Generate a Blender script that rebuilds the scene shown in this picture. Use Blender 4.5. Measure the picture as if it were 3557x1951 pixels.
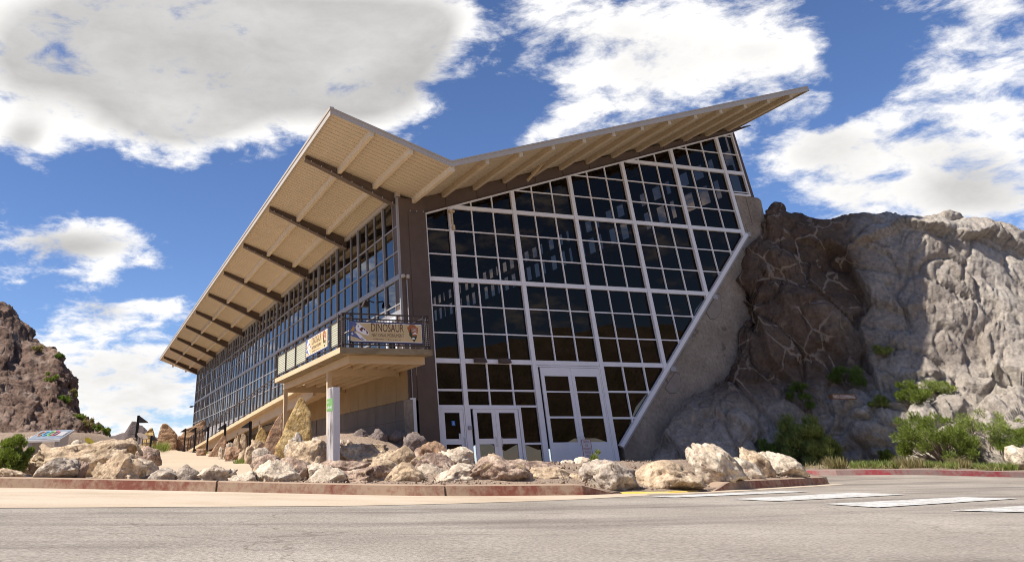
import bpy, bmesh, math, random
import numpy as np
from mathutils import Vector, Matrix, noise

for o in list(bpy.data.objects): bpy.data.objects.remove(o, do_unlink=True)
SC = bpy.context.scene
COL = SC.collection

# ------------------------------------------------------------------ camera
cd = bpy.data.cameras.new('camera'); cam = bpy.data.objects.new('camera', cd); COL.objects.link(cam)
cr = Vector((0.9517, -0.3065, -0.0172)); cu = Vector((-0.1424, -0.4904, 0.8598)); cw = Vector((0.2719, 0.8158, 0.5103))
M = Matrix.Identity(4)
for i in range(3):
    M[i][0] = cr[i]; M[i][1] = cu[i]; M[i][2] = -cw[i]
M[0][3], M[1][3], M[2][3] = -11.1815, -28.8314, 0.42
cam.matrix_world = M
cd.sensor_width = 36.0; cd.lens = 25.81
cd.shift_x = 0.1511; cd.shift_y = -0.2435
cd.clip_start = 0.05; cd.clip_end = 6000
SC.camera = cam

# ------------------------------------------------------------------ world, sun, exposure
SUN_EL = math.radians(54); SUN_DIR = Vector((-math.cos(SUN_EL), 0.0, math.sin(SUN_EL)))
SKY_STRENGTH = 0.088; CLOUD_WHITE = 8.8; CLOUD_GREY = 3.4
SC.view_settings.view_transform = 'Standard'; SC.view_settings.look = 'None'
SC.view_settings.exposure = 0.58; SC.view_settings.gamma = 1.0
try: SC.view_settings.use_curve_mapping = False
except Exception: pass

world = bpy.data.worlds.new('World'); SC.world = world; world.use_nodes = True
def build_world():
    nt = world.node_tree; N = nt.nodes; L = nt.links; N.clear()
    out = N.new('ShaderNodeOutputWorld'); bg = N.new('ShaderNodeBackground'); L.new(bg.outputs[0], out.inputs[0])
    bg.inputs[1].default_value = SKY_STRENGTH
    sky = N.new('ShaderNodeTexSky'); sky.sky_type = 'NISHITA'; sky.sun_disc = False
    sky.sun_elevation = SUN_EL; sky.sun_rotation = math.radians(-90); sky.altitude = 1500
    sky.air_density = 1.0; sky.dust_density = 0.3; sky.ozone_density = 2.5
    tint = N.new('ShaderNodeMix'); tint.data_type = 'RGBA'; tint.blend_type = 'MULTIPLY'
    tint.inputs[0].default_value = 1; L.new(sky.outputs[0], tint.inputs[6]); tint.inputs[7].default_value = (0.78, 0.88, 1.10, 1)
    tc = N.new('ShaderNodeTexCoord'); sep = N.new('ShaderNodeSeparateXYZ'); L.new(tc.outputs['Generated'], sep.inputs[0])
    def m(op, a, b=None, c=None, clamp=False):
        n = N.new('ShaderNodeMath'); n.operation = op; n.use_clamp = clamp
        for i, v in enumerate((a, b, c)):
            if v is None: continue
            if isinstance(v, (int, float)): n.inputs[i].default_value = v
            else: L.new(v, n.inputs[i])
        return n.outputs[0]
    def ss(x, a, b):
        n = N.new('ShaderNodeMapRange'); n.interpolation_type = 'SMOOTHSTEP'; L.new(x, n.inputs[0]); n.inputs[1].default_value = a; n.inputs[2].default_value = b; return n.outputs[0]
    X, Y, Z = sep.outputs
    az = m('ARCTAN2', X, Y); el = m('ARCSINE', Z)
    zz = m('ADD', m('MAXIMUM', Z, 0.0), 0.30)
    comb = N.new('ShaderNodeCombineXYZ'); L.new(m('DIVIDE', X, zz), comb.inputs[0]); L.new(m('DIVIDE', Y, zz), comb.inputs[1]); L.new(m('MULTIPLY', el, 1.6), comb.inputs[2])
    def noi(scale, detail, rough, off, dist=0.0):
        ad = N.new('ShaderNodeVectorMath'); ad.operation = 'ADD'; L.new(comb.outputs[0], ad.inputs[0]); ad.inputs[1].default_value = off
        n = N.new('ShaderNodeTexNoise'); n.inputs['Scale'].default_value = scale; n.inputs['Detail'].default_value = detail
        n.inputs['Roughness'].default_value = rough; n.inputs['Distortion'].default_value = dist
        L.new(ad.outputs[0], n.inputs['Vector']); return n.outputs['Fac']
    # cumulus fields of this sky: azimuth, elevation, half widths, weight
    CL = [(-0.066,0.503,0.178,0.085,1),(0.149,0.51,0.226,0.112,1.1),(0.353,0.507,0.153,0.092,0.9),(0.48,0.538,0.092,0.048,0.6),(0.062,0.398,0.109,0.046,0.8),(0.356,0.432,0.077,0.032,0.4),(-0.164,0.441,0.058,0.057,0.5),
     (0.69,0.505,0.098,0.04,0.45),(0.783,0.465,0.148,0.058,.55),(0.895,0.427,0.069,0.054,0.55),(0.716,0.411,0.091,0.044,0.5),(0.506,0.46,0.041,0.018,0.45),(1.06,0.39,0.06,0.04,0.45),(0.927,0.324,0.097,0.034,0.5),(1.018,0.302,0.095,0.05,0.55),(0.93,0.23,0.1,0.03,.45),(1.07,0.22,0.06,0.05,.4),(0.888,0.28,0.07,0.045,0.5),(1.031,0.243,0.054,0.042,0.6),
     (-0.134,0.357,0.036,0.025,1.0),(-0.098,0.313,0.014,0.017,0.6),(-0.085,0.235,0.065,0.032,0.95),(0.014,0.25,0.064,0.024,0.85),(-0.013,0.174,0.046,0.018,0.8),(0.082,0.177,0.029,0.014,0.5),(0.137,0.243,0.021,0.01,0.5),(0.025,0.100,0.17,0.06,.85),(0.02,0.05,0.2,0.05,.3),(0.574,0.377,0.043,0.015,0.45),
     (0.505,0.400,0.06,0.05,-0.9),(0.088,0.318,0.15,0.032,-1.1),(0.150,0.27,0.08,0.055,-1.0),(-0.077,0.175,0.03,0.02,-0.7),(0.54,0.50,0.055,0.05,-1.0),(0.975,0.40,0.03,0.06,-0.9),(0.084,0.205,0.06,0.02,-0.6),(-0.06,0.336,0.05,0.03,-0.8),(0.967,0.47,0.06,0.02,-0.7),(-0.14,0.29,0.03,0.02,-.5),(0.30,0.35,0.12,0.05,-.5)]
    acc = None
    for a, e, sa, se, w in CL:
        u = m('MULTIPLY_ADD', az, .85/sa, -a*.85/sa); v = m('MULTIPLY_ADD', el, .85/se, -e*.85/se)
        g = m('POWER', 0.3679, m('MULTIPLY_ADD', u, u, m('MULTIPLY', v, v)))
        acc = m('MULTIPLY', g, w) if acc is None else m('MULTIPLY_ADD', g, w, acc)
    acc = m('MAXIMUM', m('MINIMUM', acc, 1.25), -.9)
    n1 = noi(2.2, 2, 0.5, (3.1, 7.7, 0.4)); n2 = noi(4.6, 3, 0.5, (1.3, 2.2, 5.0)); n4 = noi(9.5, 12, 0.64, (4.4, 0.6, 1.0), 0.2)
    d = m('MULTIPLY_ADD', n2, 1.1, m('MULTIPLY', n4, 1.5))
    raw = m('MULTIPLY_ADD', acc, 0.44, d)
    cov = m('MULTIPLY', ss(raw, 1.33, 1.76), ss(Z, -0.02, 0.03))
    # thick middles are greyer, thin rims catch the light
    thick = m('MULTIPLY_ADD', acc, 0.75, m('MULTIPLY_ADD', n1, .55, m('MULTIPLY', n4, .25)))
    gr = ss(thick, .86, 1.56)
    shade = m('MULTIPLY_ADD', gr, CLOUD_GREY-CLOUD_WHITE, CLOUD_WHITE)
    n3 = noi(11.0, 7, 0.55, (8.3, 0.2, 2.0))
    shade = m('MULTIPLY', shade, m('MULTIPLY_ADD', n3, 0.18, 0.91))
    cvec = N.new('ShaderNodeCombineXYZ'); L.new(shade, cvec.inputs[0]); L.new(m('MULTIPLY', shade, .985), cvec.inputs[1]); L.new(m('MULTIPLY', shade, .965), cvec.inputs[2])
    mix = N.new('ShaderNodeMix'); mix.data_type = 'RGBA'; L.new(cov, mix.inputs[0]); L.new(tint.outputs[2], mix.inputs[6]); L.new(cvec.outputs[0], mix.inputs[7])
    L.new(mix.outputs[2], bg.inputs[0])
    try: world.cycles.sampling_method = 'MANUAL'; world.cycles.sample_map_resolution = 512
    except Exception: pass
build_world()

sl = bpy.data.lights.new('sun', 'SUN'); sun = bpy.data.objects.new('sun', sl); COL.objects.link(sun)
sl.energy = 5.0; sl.angle = math.radians(0.53); sl.color = (1.0, 0.95, 0.87)
sun.rotation_euler = SUN_DIR.to_track_quat('Z', 'Y').to_euler(); sun.location = (-40, 0, 60)

# ------------------------------------------------------------------ helpers
TH = math.radians(18.434); RX, RY = math.cos(TH), -math.sin(TH); FX, FY = math.sin(TH), math.cos(TH)
CX, CY = -11.1815, -28.8314
def W(r, d): return (CX + r*RX + d*FX, CY + r*RY + d*FY)        # site survey grid (right, ahead) -> world
def RD(x, y): x -= CX; y -= CY; return (x*RX + y*RY, x*FX + y*FY)
def tag(o, label=None, cat=None, group=None, kind=None):
    if label: o['label'] = label
    if cat: o['category'] = cat
    if group: o['group'] = group
    if kind: o['kind'] = kind
    return o
def empty(name, loc=(0, 0, 0)):
    o = bpy.data.objects.new(name, None); COL.objects.link(o); o.location = loc; o.empty_display_size = 0.2; return o
def link(name, me, mat=None, parent=None, loc=None, smooth=False):
    if mat is not None and not me.materials: me.materials.append(mat)
    o = bpy.data.objects.new(name, me); COL.objects.link(o)
    if parent is not None:
        o.parent = parent
        if loc is None: o.location = -Vector(base_of(parent))
    if loc is not None: o.location = loc
    if smooth: me.polygons.foreach_set('use_smooth', [True]*len(me.polygons))
    return o
def base_of(p):
    v = Vector((0, 0, 0))
    while p is not None:
        v += p.location; p = p.parent
    return v
class MB:
    def __init__(s): s.v = []; s.f = []
    def add(s, vs, fs):
        b = len(s.v); s.v += [tuple(v) for v in vs]; s.f += [tuple(i + b for i in f) for f in fs]; return s
    def box(s, x0, x1, y0, y1, z0, z1):
        if x1 < x0: x0, x1 = x1, x0
        if y1 < y0: y0, y1 = y1, y0
        return s.add([(x0,y0,z0),(x1,y0,z0),(x1,y1,z0),(x0,y1,z0),(x0,y0,z1),(x1,y0,z1),(x1,y1,z1),(x0,y1,z1)],
                     [(0,3,2,1),(4,5,6,7),(0,1,5,4),(1,2,6,5),(2,3,7,6),(3,0,4,7)])
    def prism(s, poly, a, b, ax='Y'):
        n = len(poly)
        def pt(p, t): return (p[0], t, p[1]) if ax == 'Y' else ((t, p[0], p[1]) if ax == 'X' else (p[0], p[1], t))
        vs = [pt(p, a) for p in poly] + [pt(p, b) for p in poly]
        fs = [tuple(range(n)), tuple(range(2*n-1, n-1, -1))] + [(i, i+n, (i+1) % n + n, (i+1) % n) for i in range(n)]
        return s.add(vs, fs)
    def bar(s, p, q, w, h, up=(0, 0, 1)):
        p, q = Vector(p), Vector(q); t = (q-p).normalized(); up = Vector(up)
        sd = t.cross(up)
        if sd.length < 1e-4: sd = t.cross(Vector((0, 1, 0)))
        sd.normalize(); u = sd.cross(t)
        c = [(-w/2,-h/2),(w/2,-h/2),(w/2,h/2),(-w/2,h/2)]
        return s.add([p+sd*a+u*b for a, b in c]+[q+sd*a+u*b for a, b in c], [(0,1,2,3),(7,6,5,4),(0,4,5,1),(1,5,6,2),(2,6,7,3),(3,7,4,0)])
    def tube(s, pts, r, n=8):
        pts = [Vector(p) for p in pts]; rs = r if isinstance(r, (list, tuple)) else [r]*len(pts)
        b = len(s.v); ref = None
        for i, p in enumerate(pts):
            t = (pts[min(i+1, len(pts)-1)]-pts[max(i-1, 0)]).normalized()
            a = t.cross(Vector((0, 0, 1)) if abs(t.z) < .9 else Vector((1, 0, 0))).normalized() if ref is None else (ref - t*ref.dot(t)).normalized()
            ref = a; c = t.cross(a)
            for k in range(n):
                an = 2*math.pi*k/n; s.v.append(tuple(p + (a*math.cos(an)+c*math.sin(an))*rs[i]))
        for i in range(len(pts)-1):
            for k in range(n): s.f.append((b+i*n+k, b+i*n+(k+1) % n, b+(i+1)*n+(k+1) % n, b+(i+1)*n+k))
        s.f.append(tuple(b+k for k in reversed(range(n)))); s.f.append(tuple(b+(len(pts)-1)*n+k for k in range(n)))
        return s
    def mesh(s, name):
        me = bpy.data.meshes.new(name); me.from_pydata(s.v, [], s.f)
        bm = bmesh.new(); bm.from_mesh(me); bmesh.ops.recalc_face_normals(bm, faces=bm.faces); bm.to_mesh(me); bm.free()
        return me
    def build(s, name, mat, parent=None, smooth=False): return link(name, s.mesh(name), mat, parent, smooth=smooth)
def BOX(name, mat, parent, *a): return MB().box(*a).build(name, mat, parent)
def fast_mesh(name, V, F):
    V = np.asarray(V, np.float32); F = np.asarray(F, np.int32); me = bpy.data.meshes.new(name); n = F.shape[1]
    me.vertices.add(len(V)); me.vertices.foreach_set('co', V.ravel()); me.loops.add(F.size); me.loops.foreach_set('vertex_index', F.ravel())
    me.polygons.add(len(F)); me.polygons.foreach_set('loop_start', np.arange(0, F.size, n, dtype=np.int32)); me.polygons.foreach_set('loop_total', np.full(len(F), n, np.int32))
    me.update(calc_edges=True); return me
def grid_mesh(name, P):
    P = np.asarray(P, np.float32); nu, nv = P.shape[:2]; I = np.arange(nu*nv).reshape(nu, nv)
    F = np.stack([I[:-1, :-1], I[1:, :-1], I[1:, 1:], I[:-1, 1:]], -1).reshape(-1, 4)
    return fast_mesh(name, P.reshape(-1, 3), F)

# ------------------------------------------------------------------ materials
def mat(name, cols, scale=3.0, rough=0.8, bump=0.0, bscale=20.0, metal=0.0, spec=0.3, detail=6, spots=None, coord='Object', stretch=(1,1,1), bdist=0.02, b2=None, grain=None):
    """cols: one or several base colours mixed by noise; bump: fine relief"""
    mt = bpy.data.materials.new(name); mt.use_nodes = True; nt = mt.node_tree; N = nt.nodes; L = nt.links
    p = N['Principled BSDF']; p.inputs['Roughness'].default_value = rough; p.inputs['Metallic'].default_value = metal
    p.inputs['Specular IOR Level'].default_value = spec
    tc = N.new('ShaderNodeTexCoord'); mp = N.new('ShaderNodeMapping'); mp.inputs['Scale'].default_value = stretch; L.new(tc.outputs[coord], mp.inputs[0])
    def noi(sc, det, off=0.0, rg=0.6):
        n = N.new('ShaderNodeTexNoise'); n.inputs['Scale'].default_value = sc; n.inputs['Detail'].default_value = det; n.inputs['Roughness'].default_value = rg
        a = N.new('ShaderNodeVectorMath'); a.operation = 'ADD'; a.inputs[1].default_value = (off, off*1.7, off*.6); L.new(mp.outputs[0], a.inputs[0]); L.new(a.outputs[0], n.inputs['Vector']); return n.outputs['Fac']
    if len(cols) == 1: p.inputs['Base Color'].default_value = (*cols[0], 1); colout = None
    else:
        r = N.new('ShaderNodeValToRGB'); e = r.color_ramp.elements
        k = len(cols)
        while len(e) < k: e.new(0.5)
        for i, c in enumerate(cols):
            e[i].position = 0.34 + 0.32*i/(k-1); e[i].color = (*c, 1)
        L.new(noi(scale, detail), r.inputs[0]); colout = r.outputs[0]
        if spots:
            sc, th, c = spots
            mr = N.new('ShaderNodeMapRange'); L.new(noi(sc, 5, 5.0), mr.inputs[0]); mr.inputs[1].default_value = th; mr.inputs[2].default_value = th+.06
            mx = N.new('ShaderNodeMix'); mx.data_type = 'RGBA'; L.new(mr.outputs[0], mx.inputs[0]); L.new(colout, mx.inputs[6]); mx.inputs[7].default_value = (*c, 1); colout = mx.outputs[2]
        if grain:      # mineral grain: fine light and dark specks of the stone itself
            gs, ga = grain; mr = N.new('ShaderNodeMapRange'); L.new(noi(gs, 4, 9.0, .7), mr.inputs[0]); mr.inputs[1].default_value = .32; mr.inputs[2].default_value = .68; mr.inputs[3].default_value = 1-ga; mr.inputs[4].default_value = 1+ga
            mg = N.new('ShaderNodeMix'); mg.data_type = 'RGBA'; mg.blend_type = 'MULTIPLY'; mg.inputs[0].default_value = 1; L.new(colout, mg.inputs[6]); L.new(mr.outputs[0], mg.inputs[7]); colout = mg.outputs[2]
        L.new(colout, p.inputs['Base Color'])
    if bump:
        b = N.new('ShaderNodeBump'); b.inputs['Strength'].default_value = bump; b.inputs['Distance'].default_value = bdist
        L.new(noi(bscale, 8, 2.0, 0.65), b.inputs['Height'])
        if b2:
            bb = N.new('ShaderNodeBump'); bb.inputs['Strength'].default_value = b2[0]; bb.inputs['Distance'].default_value = b2[2]
            vo = N.new('ShaderNodeTexVoronoi'); vo.inputs['Scale'].default_value = b2[1]; L.new(mp.outputs[0], vo.inputs['Vector']); L.new(vo.outputs['Distance'], bb.inputs['Height'])
            L.new(b.outputs[0], bb.inputs['Normal']); L.new(bb.outputs[0], p.inputs['Normal'])
        else: L.new(b.outputs[0], p.inputs['Normal'])
    return mt
def glass(name, tint, ior=1.62, gain=1.35, refl=(.93, .95, .97)):
    mt = bpy.data.materials.new(name); mt.use_nodes = True; nt = mt.node_tree; N = nt.nodes; L = nt.links; N.clear()
    o = N.new('ShaderNodeOutputMaterial'); mx = N.new('ShaderNodeMixShader'); tr = N.new('ShaderNodeBsdfTransparent'); gl = N.new('ShaderNodeBsdfGlossy')
    tr.inputs[0].default_value = (*tint, 1); gl.inputs[0].default_value = (*refl, 1); gl.inputs['Roughness'].default_value = 0.0
    fr = N.new('ShaderNodeFresnel'); fr.inputs[0].default_value = ior
    mu = N.new('ShaderNodeMath'); mu.operation = 'MULTIPLY'; mu.use_clamp = True; mu.inputs[1].default_value = gain; L.new(fr.outputs[0], mu.inputs[0])
    L.new(mu.outputs[0], mx.inputs[0]); L.new(tr.outputs[0], mx.inputs[1]); L.new(gl.outputs[0], mx.inputs[2]); L.new(mx.outputs[0], o.inputs[0]); return mt
MT = {}
MT['asphalt'] = mat('asphalt', [(.24,.205,.167),(.297,.254,.208),(.352,.304,.25)], .45, .9, .8, 60, bdist=.012, coord='Object', detail=9, spots=(7, .70, (.20,.175,.15)), grain=(38, .42))
def wear(mt):
    nt = mt.node_tree; N = nt.nodes; L = nt.links; p = N['Principled BSDF']; src = p.inputs['Base Color'].links[0].from_socket
    tc = N.new('ShaderNodeTexCoord')
    def node(sc, st, det, rz=0.0):
        mp = N.new('ShaderNodeMapping'); mp.inputs['Rotation'].default_value = (0, 0, rz); mp.inputs['Scale'].default_value = st; L.new(tc.outputs['Object'], mp.inputs[0])
        n = N.new('ShaderNodeTexNoise'); n.inputs['Scale'].default_value = sc; n.inputs['Detail'].default_value = det; n.inputs['Roughness'].default_value = .65; L.new(mp.outputs[0], n.inputs['Vector']); return n
    def rng_(x, a, b):
        m_ = N.new('ShaderNodeMapRange'); L.new(x, m_.inputs[0]); m_.inputs[1].default_value = a; m_.inputs[2].default_value = b; return m_.outputs[0]
    def mulc(col, fac, c):
        mx = N.new('ShaderNodeMix'); mx.data_type = 'RGBA'; mx.blend_type = 'MULTIPLY'; L.new(fac, mx.inputs[0]); L.new(col, mx.inputs[6]); mx.inputs[7].default_value = (*c, 1); return mx.outputs[2]
    col = mulc(src, rng_(node(.55, (.22, 1.6, 1), 6, TH0).outputs['Fac'], .50, .66), (.66, .65, .66))       # tyre-darkened bands
    col = mulc(col, rng_(node(1.3, (.5, 1, 1), 5, TH0).outputs['Fac'], .60, .72), (.72, .70, .70))          # old patches and drips
    nz = node(.8, (1, 1, 1), 5); mp = N.new('ShaderNodeMix'); mp.data_type = 'RGBA'; mp.blend_type = 'ADD'; mp.inputs[0].default_value = 1.6; L.new(tc.outputs['Object'], mp.inputs[6]); L.new(nz.outputs['Color'], mp.inputs[7])
    vo = N.new('ShaderNodeTexVoronoi'); vo.feature = 'DISTANCE_TO_EDGE'; vo.inputs['Scale'].default_value = .22; L.new(mp.outputs[2], vo.inputs['Vector'])
    col = mulc(col, rng_(vo.outputs['Distance'], .004, .0005), (.68, .66, .64))                              # cracks
    L.new(col, p.inputs['Base Color'])
TH0 = math.radians(18.4)
wear(MT['asphalt'])
MT['pad'] = mat('pad_concrete', [(.42,.325,.225),(.49,.39,.28),(.53,.43,.315)], .5, .85, .15, 60, bdist=.004, detail=9, grain=(25, .12), spots=(9, .73, (.33,.26,.19)))
MT['path'] = mat('path_concrete', [(.45,.35,.24),(.51,.40,.28)], .3, .85, .1, 40, bdist=.004, grain=(14, .10))
MT['paint_white'] = mat('road_paint_white', [(.42,.395,.35),(.55,.53,.49),(.63,.61,.58)], 3, .7, .2, 90, bdist=.004, detail=9, spots=(16, .54, (.32,.28,.235)), grain=(30, .15))
MT['paint_yellow'] = mat('road_paint_yellow', [(.62,.42,.05),(.70,.50,.10),(.5,.42,.25)], 4, .7)
MT['kerb_top'] = mat('kerb_concrete', [(.42,.31,.21),(.50,.38,.27)], 2, .85, .2, 50, bdist=.005)
def kerb_mat(name, red, con, th, scale):
    mt = mat(name, [con, tuple(c*1.12 for c in con)], 3, .85, .3, 60, bdist=.006)
    nt = mt.node_tree; N = nt.nodes; L = nt.links; p = N['Principled BSDF']; src = p.inputs['Base Color'].links[0].from_socket
    tc = N.new('ShaderNodeTexCoord'); geo = N.new('ShaderNodeNewGeometry'); sx = N.new('ShaderNodeSeparateXYZ'); L.new(geo.outputs['True Normal'], sx.inputs[0])
    n = N.new('ShaderNodeTexNoise'); n.inputs['Scale'].default_value = scale; n.inputs['Detail'].default_value = 9; n.inputs['Roughness'].default_value = .7; L.new(tc.outputs['Object'], n.inputs['Vector'])
    n2 = N.new('ShaderNodeTexNoise'); n2.inputs['Scale'].default_value = .9; n2.inputs['Detail'].default_value = 2; L.new(tc.outputs['Object'], n2.inputs['Vector'])
    ad = N.new('ShaderNodeMath'); ad.operation = 'ADD'; L.new(n.outputs[0], ad.inputs[0]); L.new(n2.outputs[0], ad.inputs[1])
    mr = N.new('ShaderNodeMapRange'); L.new(ad.outputs[0], mr.inputs[0]); mr.inputs[1].default_value = th; mr.inputs[2].default_value = th+.28
    # paint was rolled on the road-side face only
    face = N.new('ShaderNodeMapRange'); L.new(sx.outputs[2], face.inputs[0]); face.inputs[1].default_value = .45; face.inputs[2].default_value = .3
    mu = N.new('ShaderNodeMath'); mu.operation = 'MULTIPLY'; L.new(mr.outputs[0], mu.inputs[0]); L.new(face.outputs[0], mu.inputs[1])
    mx = N.new('ShaderNodeMix'); mx.data_type = 'RGBA'; L.new(mu.outputs[0], mx.inputs[0]); L.new(src, mx.inputs[6]); mx.inputs[7].default_value = (*red, 1); L.new(mx.outputs[2], p.inputs['Base Color'])
    return mt
MT['kerb'] = kerb_mat('kerb_worn_red', (.20,.068,.045), (.32,.225,.155), .86, 8)
MT['kerb_far'] = kerb_mat('kerb_crimson', (.28,.045,.052), (.24,.165,.14), .94, 8)
MT['gravel'] = mat('gravel', [(.24,.165,.115),(.36,.26,.185),(.46,.35,.26)], 16, .95, 1.0, 45, bdist=.03, detail=9, b2=(.8, 38, .03), grain=(60, .35))
MT['dirt'] = mat('dirt_verge', [(.17,.13,.09),(.24,.18,.13),(.30,.24,.17)], 2.2, .95, .9, 22, bdist=.05, spots=(6, .62, (.10,.13,.04)), grain=(14, .4))
MT['far'] = mat('far_ground', [(.22,.17,.12),(.28,.22,.16)], .05, .95)
R_ = {}
R_['tan'] = mat('boulder_tan', [(0.283,0.199,0.125),(0.477,0.352,0.230),(0.648,0.499,0.341)], 2.6, .9, .9, 14, bdist=.05, spots=(5, .60, (0.224,0.150,0.097)), grain=(16, .38), b2=(.5, 7, .05))
R_['white'] = mat('boulder_pale', [(0.317,0.248,0.184),(0.559,0.452,0.336),(0.666,0.584,0.444)], 3.0, .9, .9, 13, bdist=.05, spots=(4.5, .62, (0.258,0.166,0.115)), grain=(16, .38), b2=(.5, 7, .05))
R_['pink'] = mat('boulder_pink_brown', [(0.178,0.113,0.083),(0.360,0.252,0.186),(0.556,0.421,0.311)], 3.2, .9, 1.0, 13, bdist=.06, spots=(5, .60, (0.474,0.347,0.193)), grain=(16, .38), b2=(.5, 7, .05))
R_['grey'] = mat('boulder_grey', [(0.214,0.170,0.134),(0.408,0.331,0.258),(0.604,0.501,0.387)], 3.0, .9, 1.0, 12, bdist=.06, spots=(5, .62, (0.381,0.271,0.188)), grain=(16, .38), b2=(.5, 7, .05))
R_['gold'] = mat('slab_golden', [(.26,.155,.055),(.43,.29,.115),(.55,.41,.21)], 2.4, .92, 1.0, 11, bdist=.06, spots=(6, .63, (.20,.11,.05)), grain=(16, .38), b2=(.5, 7, .05))
R_['rust'] = mat('slab_rust', [(.20,.12,.075),(.33,.205,.125),(.40,.28,.19)], 2.0, .92, .9, 10, bdist=.05, spots=(5, .60, (.36,.17,.07)), grain=(16, .38), b2=(.5, 7, .05))
R_['shade'] = mat('boulder_shaded_brown', [(.15,.115,.10),(.23,.18,.155)], 3.0, .92, .9, 12, bdist=.05, grain=(16, .38), b2=(.5, 7, .05))  # rocks under the balcony, with their shade put into the stone colour
MT['cliff'] = mat('cliff_sandstone', [(.235,.195,.16),(.325,.282,.236),(.395,.35,.30)], .35, .93, .8, 3.0, bdist=.16, detail=11, spots=(.7, .66, (.26,.19,.135)), b2=(.35, 2.2, .07), grain=(6, .30))
def grout_and_shade(mt):
    nt = mt.node_tree; N = nt.nodes; L = nt.links; p = N['Principled BSDF']; src = p.inputs['Base Color'].links[0].from_socket
    tc = N.new('ShaderNodeTexCoord'); nz = N.new('ShaderNodeTexNoise'); nz.inputs['Scale'].default_value = 1.1; nz.inputs['Detail'].default_value = 4; L.new(tc.outputs['Object'], nz.inputs['Vector'])
    ad = N.new('ShaderNodeMix'); ad.data_type = 'RGBA'; ad.blend_type = 'ADD'; ad.inputs[0].default_value = .55; L.new(tc.outputs['Object'], ad.inputs[6]); L.new(nz.outputs['Color'], ad.inputs[7])
    vo = N.new('ShaderNodeTexVoronoi'); vo.feature = 'DISTANCE_TO_EDGE'; vo.inputs['Scale'].default_value = .75; L.new(ad.outputs[2], vo.inputs['Vector'])
    mr = N.new('ShaderNodeMapRange'); L.new(vo.outputs['Distance'], mr.inputs[0]); mr.inputs[1].default_value = .035; mr.inputs[2].default_value = .018
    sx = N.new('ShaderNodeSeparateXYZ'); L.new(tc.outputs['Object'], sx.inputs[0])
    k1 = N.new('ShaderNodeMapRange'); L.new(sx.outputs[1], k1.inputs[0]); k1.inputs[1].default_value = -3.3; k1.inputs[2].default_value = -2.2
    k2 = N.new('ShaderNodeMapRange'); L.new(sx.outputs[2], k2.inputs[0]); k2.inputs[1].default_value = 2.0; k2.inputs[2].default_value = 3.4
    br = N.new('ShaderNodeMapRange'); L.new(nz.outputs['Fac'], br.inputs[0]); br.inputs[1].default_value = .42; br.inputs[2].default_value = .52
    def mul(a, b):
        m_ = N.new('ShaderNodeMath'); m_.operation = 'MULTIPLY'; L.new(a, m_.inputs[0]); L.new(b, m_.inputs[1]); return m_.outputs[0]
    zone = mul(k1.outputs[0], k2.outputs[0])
    dk_ = N.new('ShaderNodeMix'); dk_.data_type = 'RGBA'; dk_.blend_type = 'MULTIPLY'; L.new(zone, dk_.inputs[0]); L.new(src, dk_.inputs[6]); dk_.inputs[7].default_value = (.38, .30, .25, 1)  # dark-stained rock near the hall, its colour deepened further to darken the shade
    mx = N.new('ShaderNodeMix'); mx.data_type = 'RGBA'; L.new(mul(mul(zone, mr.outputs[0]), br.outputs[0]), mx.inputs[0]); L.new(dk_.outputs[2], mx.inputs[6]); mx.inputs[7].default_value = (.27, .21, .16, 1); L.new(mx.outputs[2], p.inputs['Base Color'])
grout_and_shade(MT['cliff'])
MT['hill'] = mat('hill_red_brown', [(.095,.055,.038),(.175,.110,.078),(.27,.195,.148)], .45, .95, 1.0, 1.6, bdist=.5, detail=10, spots=(.7, .64, (.30,.24,.20)), b2=(.5, 1.2, .25), grain=(3.2, .45))
MT['ridge'] = mat('ridge_dark', [(.085,.065,.06),(.14,.105,.095)], .4, .95, 1.0, 1.2, bdist=.5)
MT['farhill'] = mat('hill_tan', [(.20,.15,.105),(.28,.22,.16),(.16,.15,.085)], .12, .95, 1.0, .5, bdist=1.0)
MT['concrete'] = mat('wall_concrete', [(.225,.18,.14),(.285,.235,.185),(.34,.285,.23)], .8, .9, .5, 9, bdist=.03, detail=10, spots=(1.6, .64, (.17,.135,.11)), grain=(7, .22))
MT['darkcon'] = mat('base_concrete', [(.15,.125,.105),(.20,.165,.14)], .9, .9, .35, 12, bdist=.02, detail=9)
MT['patch'] = mat('patch_concrete', [(.25,.21,.175),(.30,.255,.215)], 2, .9, .25, 20, bdist=.01)
MT['white'] = mat('white_metal', [(.80,.785,.80),(.86,.845,.86)], 1.5, .45, .06, 30, bdist=.003)
MT['grey_panel'] = mat('grey_panel', [(.36,.35,.36),(.41,.40,.41)], .8, .5)
MT['alu'] = mat('grey_aluminium', [(.30,.285,.285),(.35,.335,.335)], 1, .45)
MT['brown'] = mat('brown_steel', [(.105,.072,.055),(.135,.094,.071)], 1.2, .55, .1, 25, bdist=.004)
MT['cream'] = mat('cream_paint', [(.56,.42,.26),(.61,.465,.295)], .8, .6, .06, 20, bdist=.003)
MT['tanboard'] = mat('tan_boarding', [(.30,.205,.10),(.35,.24,.125)], .9, .7, .1, 20, bdist=.004)
MT['soffit'] = mat('soffit_cream', [(.55,.450,.315),(.60,.495,.35)], .7, .65, .05, 20, bdist=.003)
MT['purlin'] = mat('purlin_cream', [(.68,.555,.39),(.73,.605,.43)], .7, .6)
MT['fascia'] = mat('fascia_paint', [(.45,.39,.325),(.50,.435,.365)], .7, .5, .04, 20, bdist=.003)
MT['roof'] = mat('roof_membrane', [(.5,.47,.42),(.55,.52,.47)], 1, .8)
MT['slab'] = mat('slab_concrete', [(.20,.15,.085),(.27,.205,.12),(.33,.26,.16)], 2.2, .85, .3, 18, bdist=.01, stretch=(1,1,3))
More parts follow.
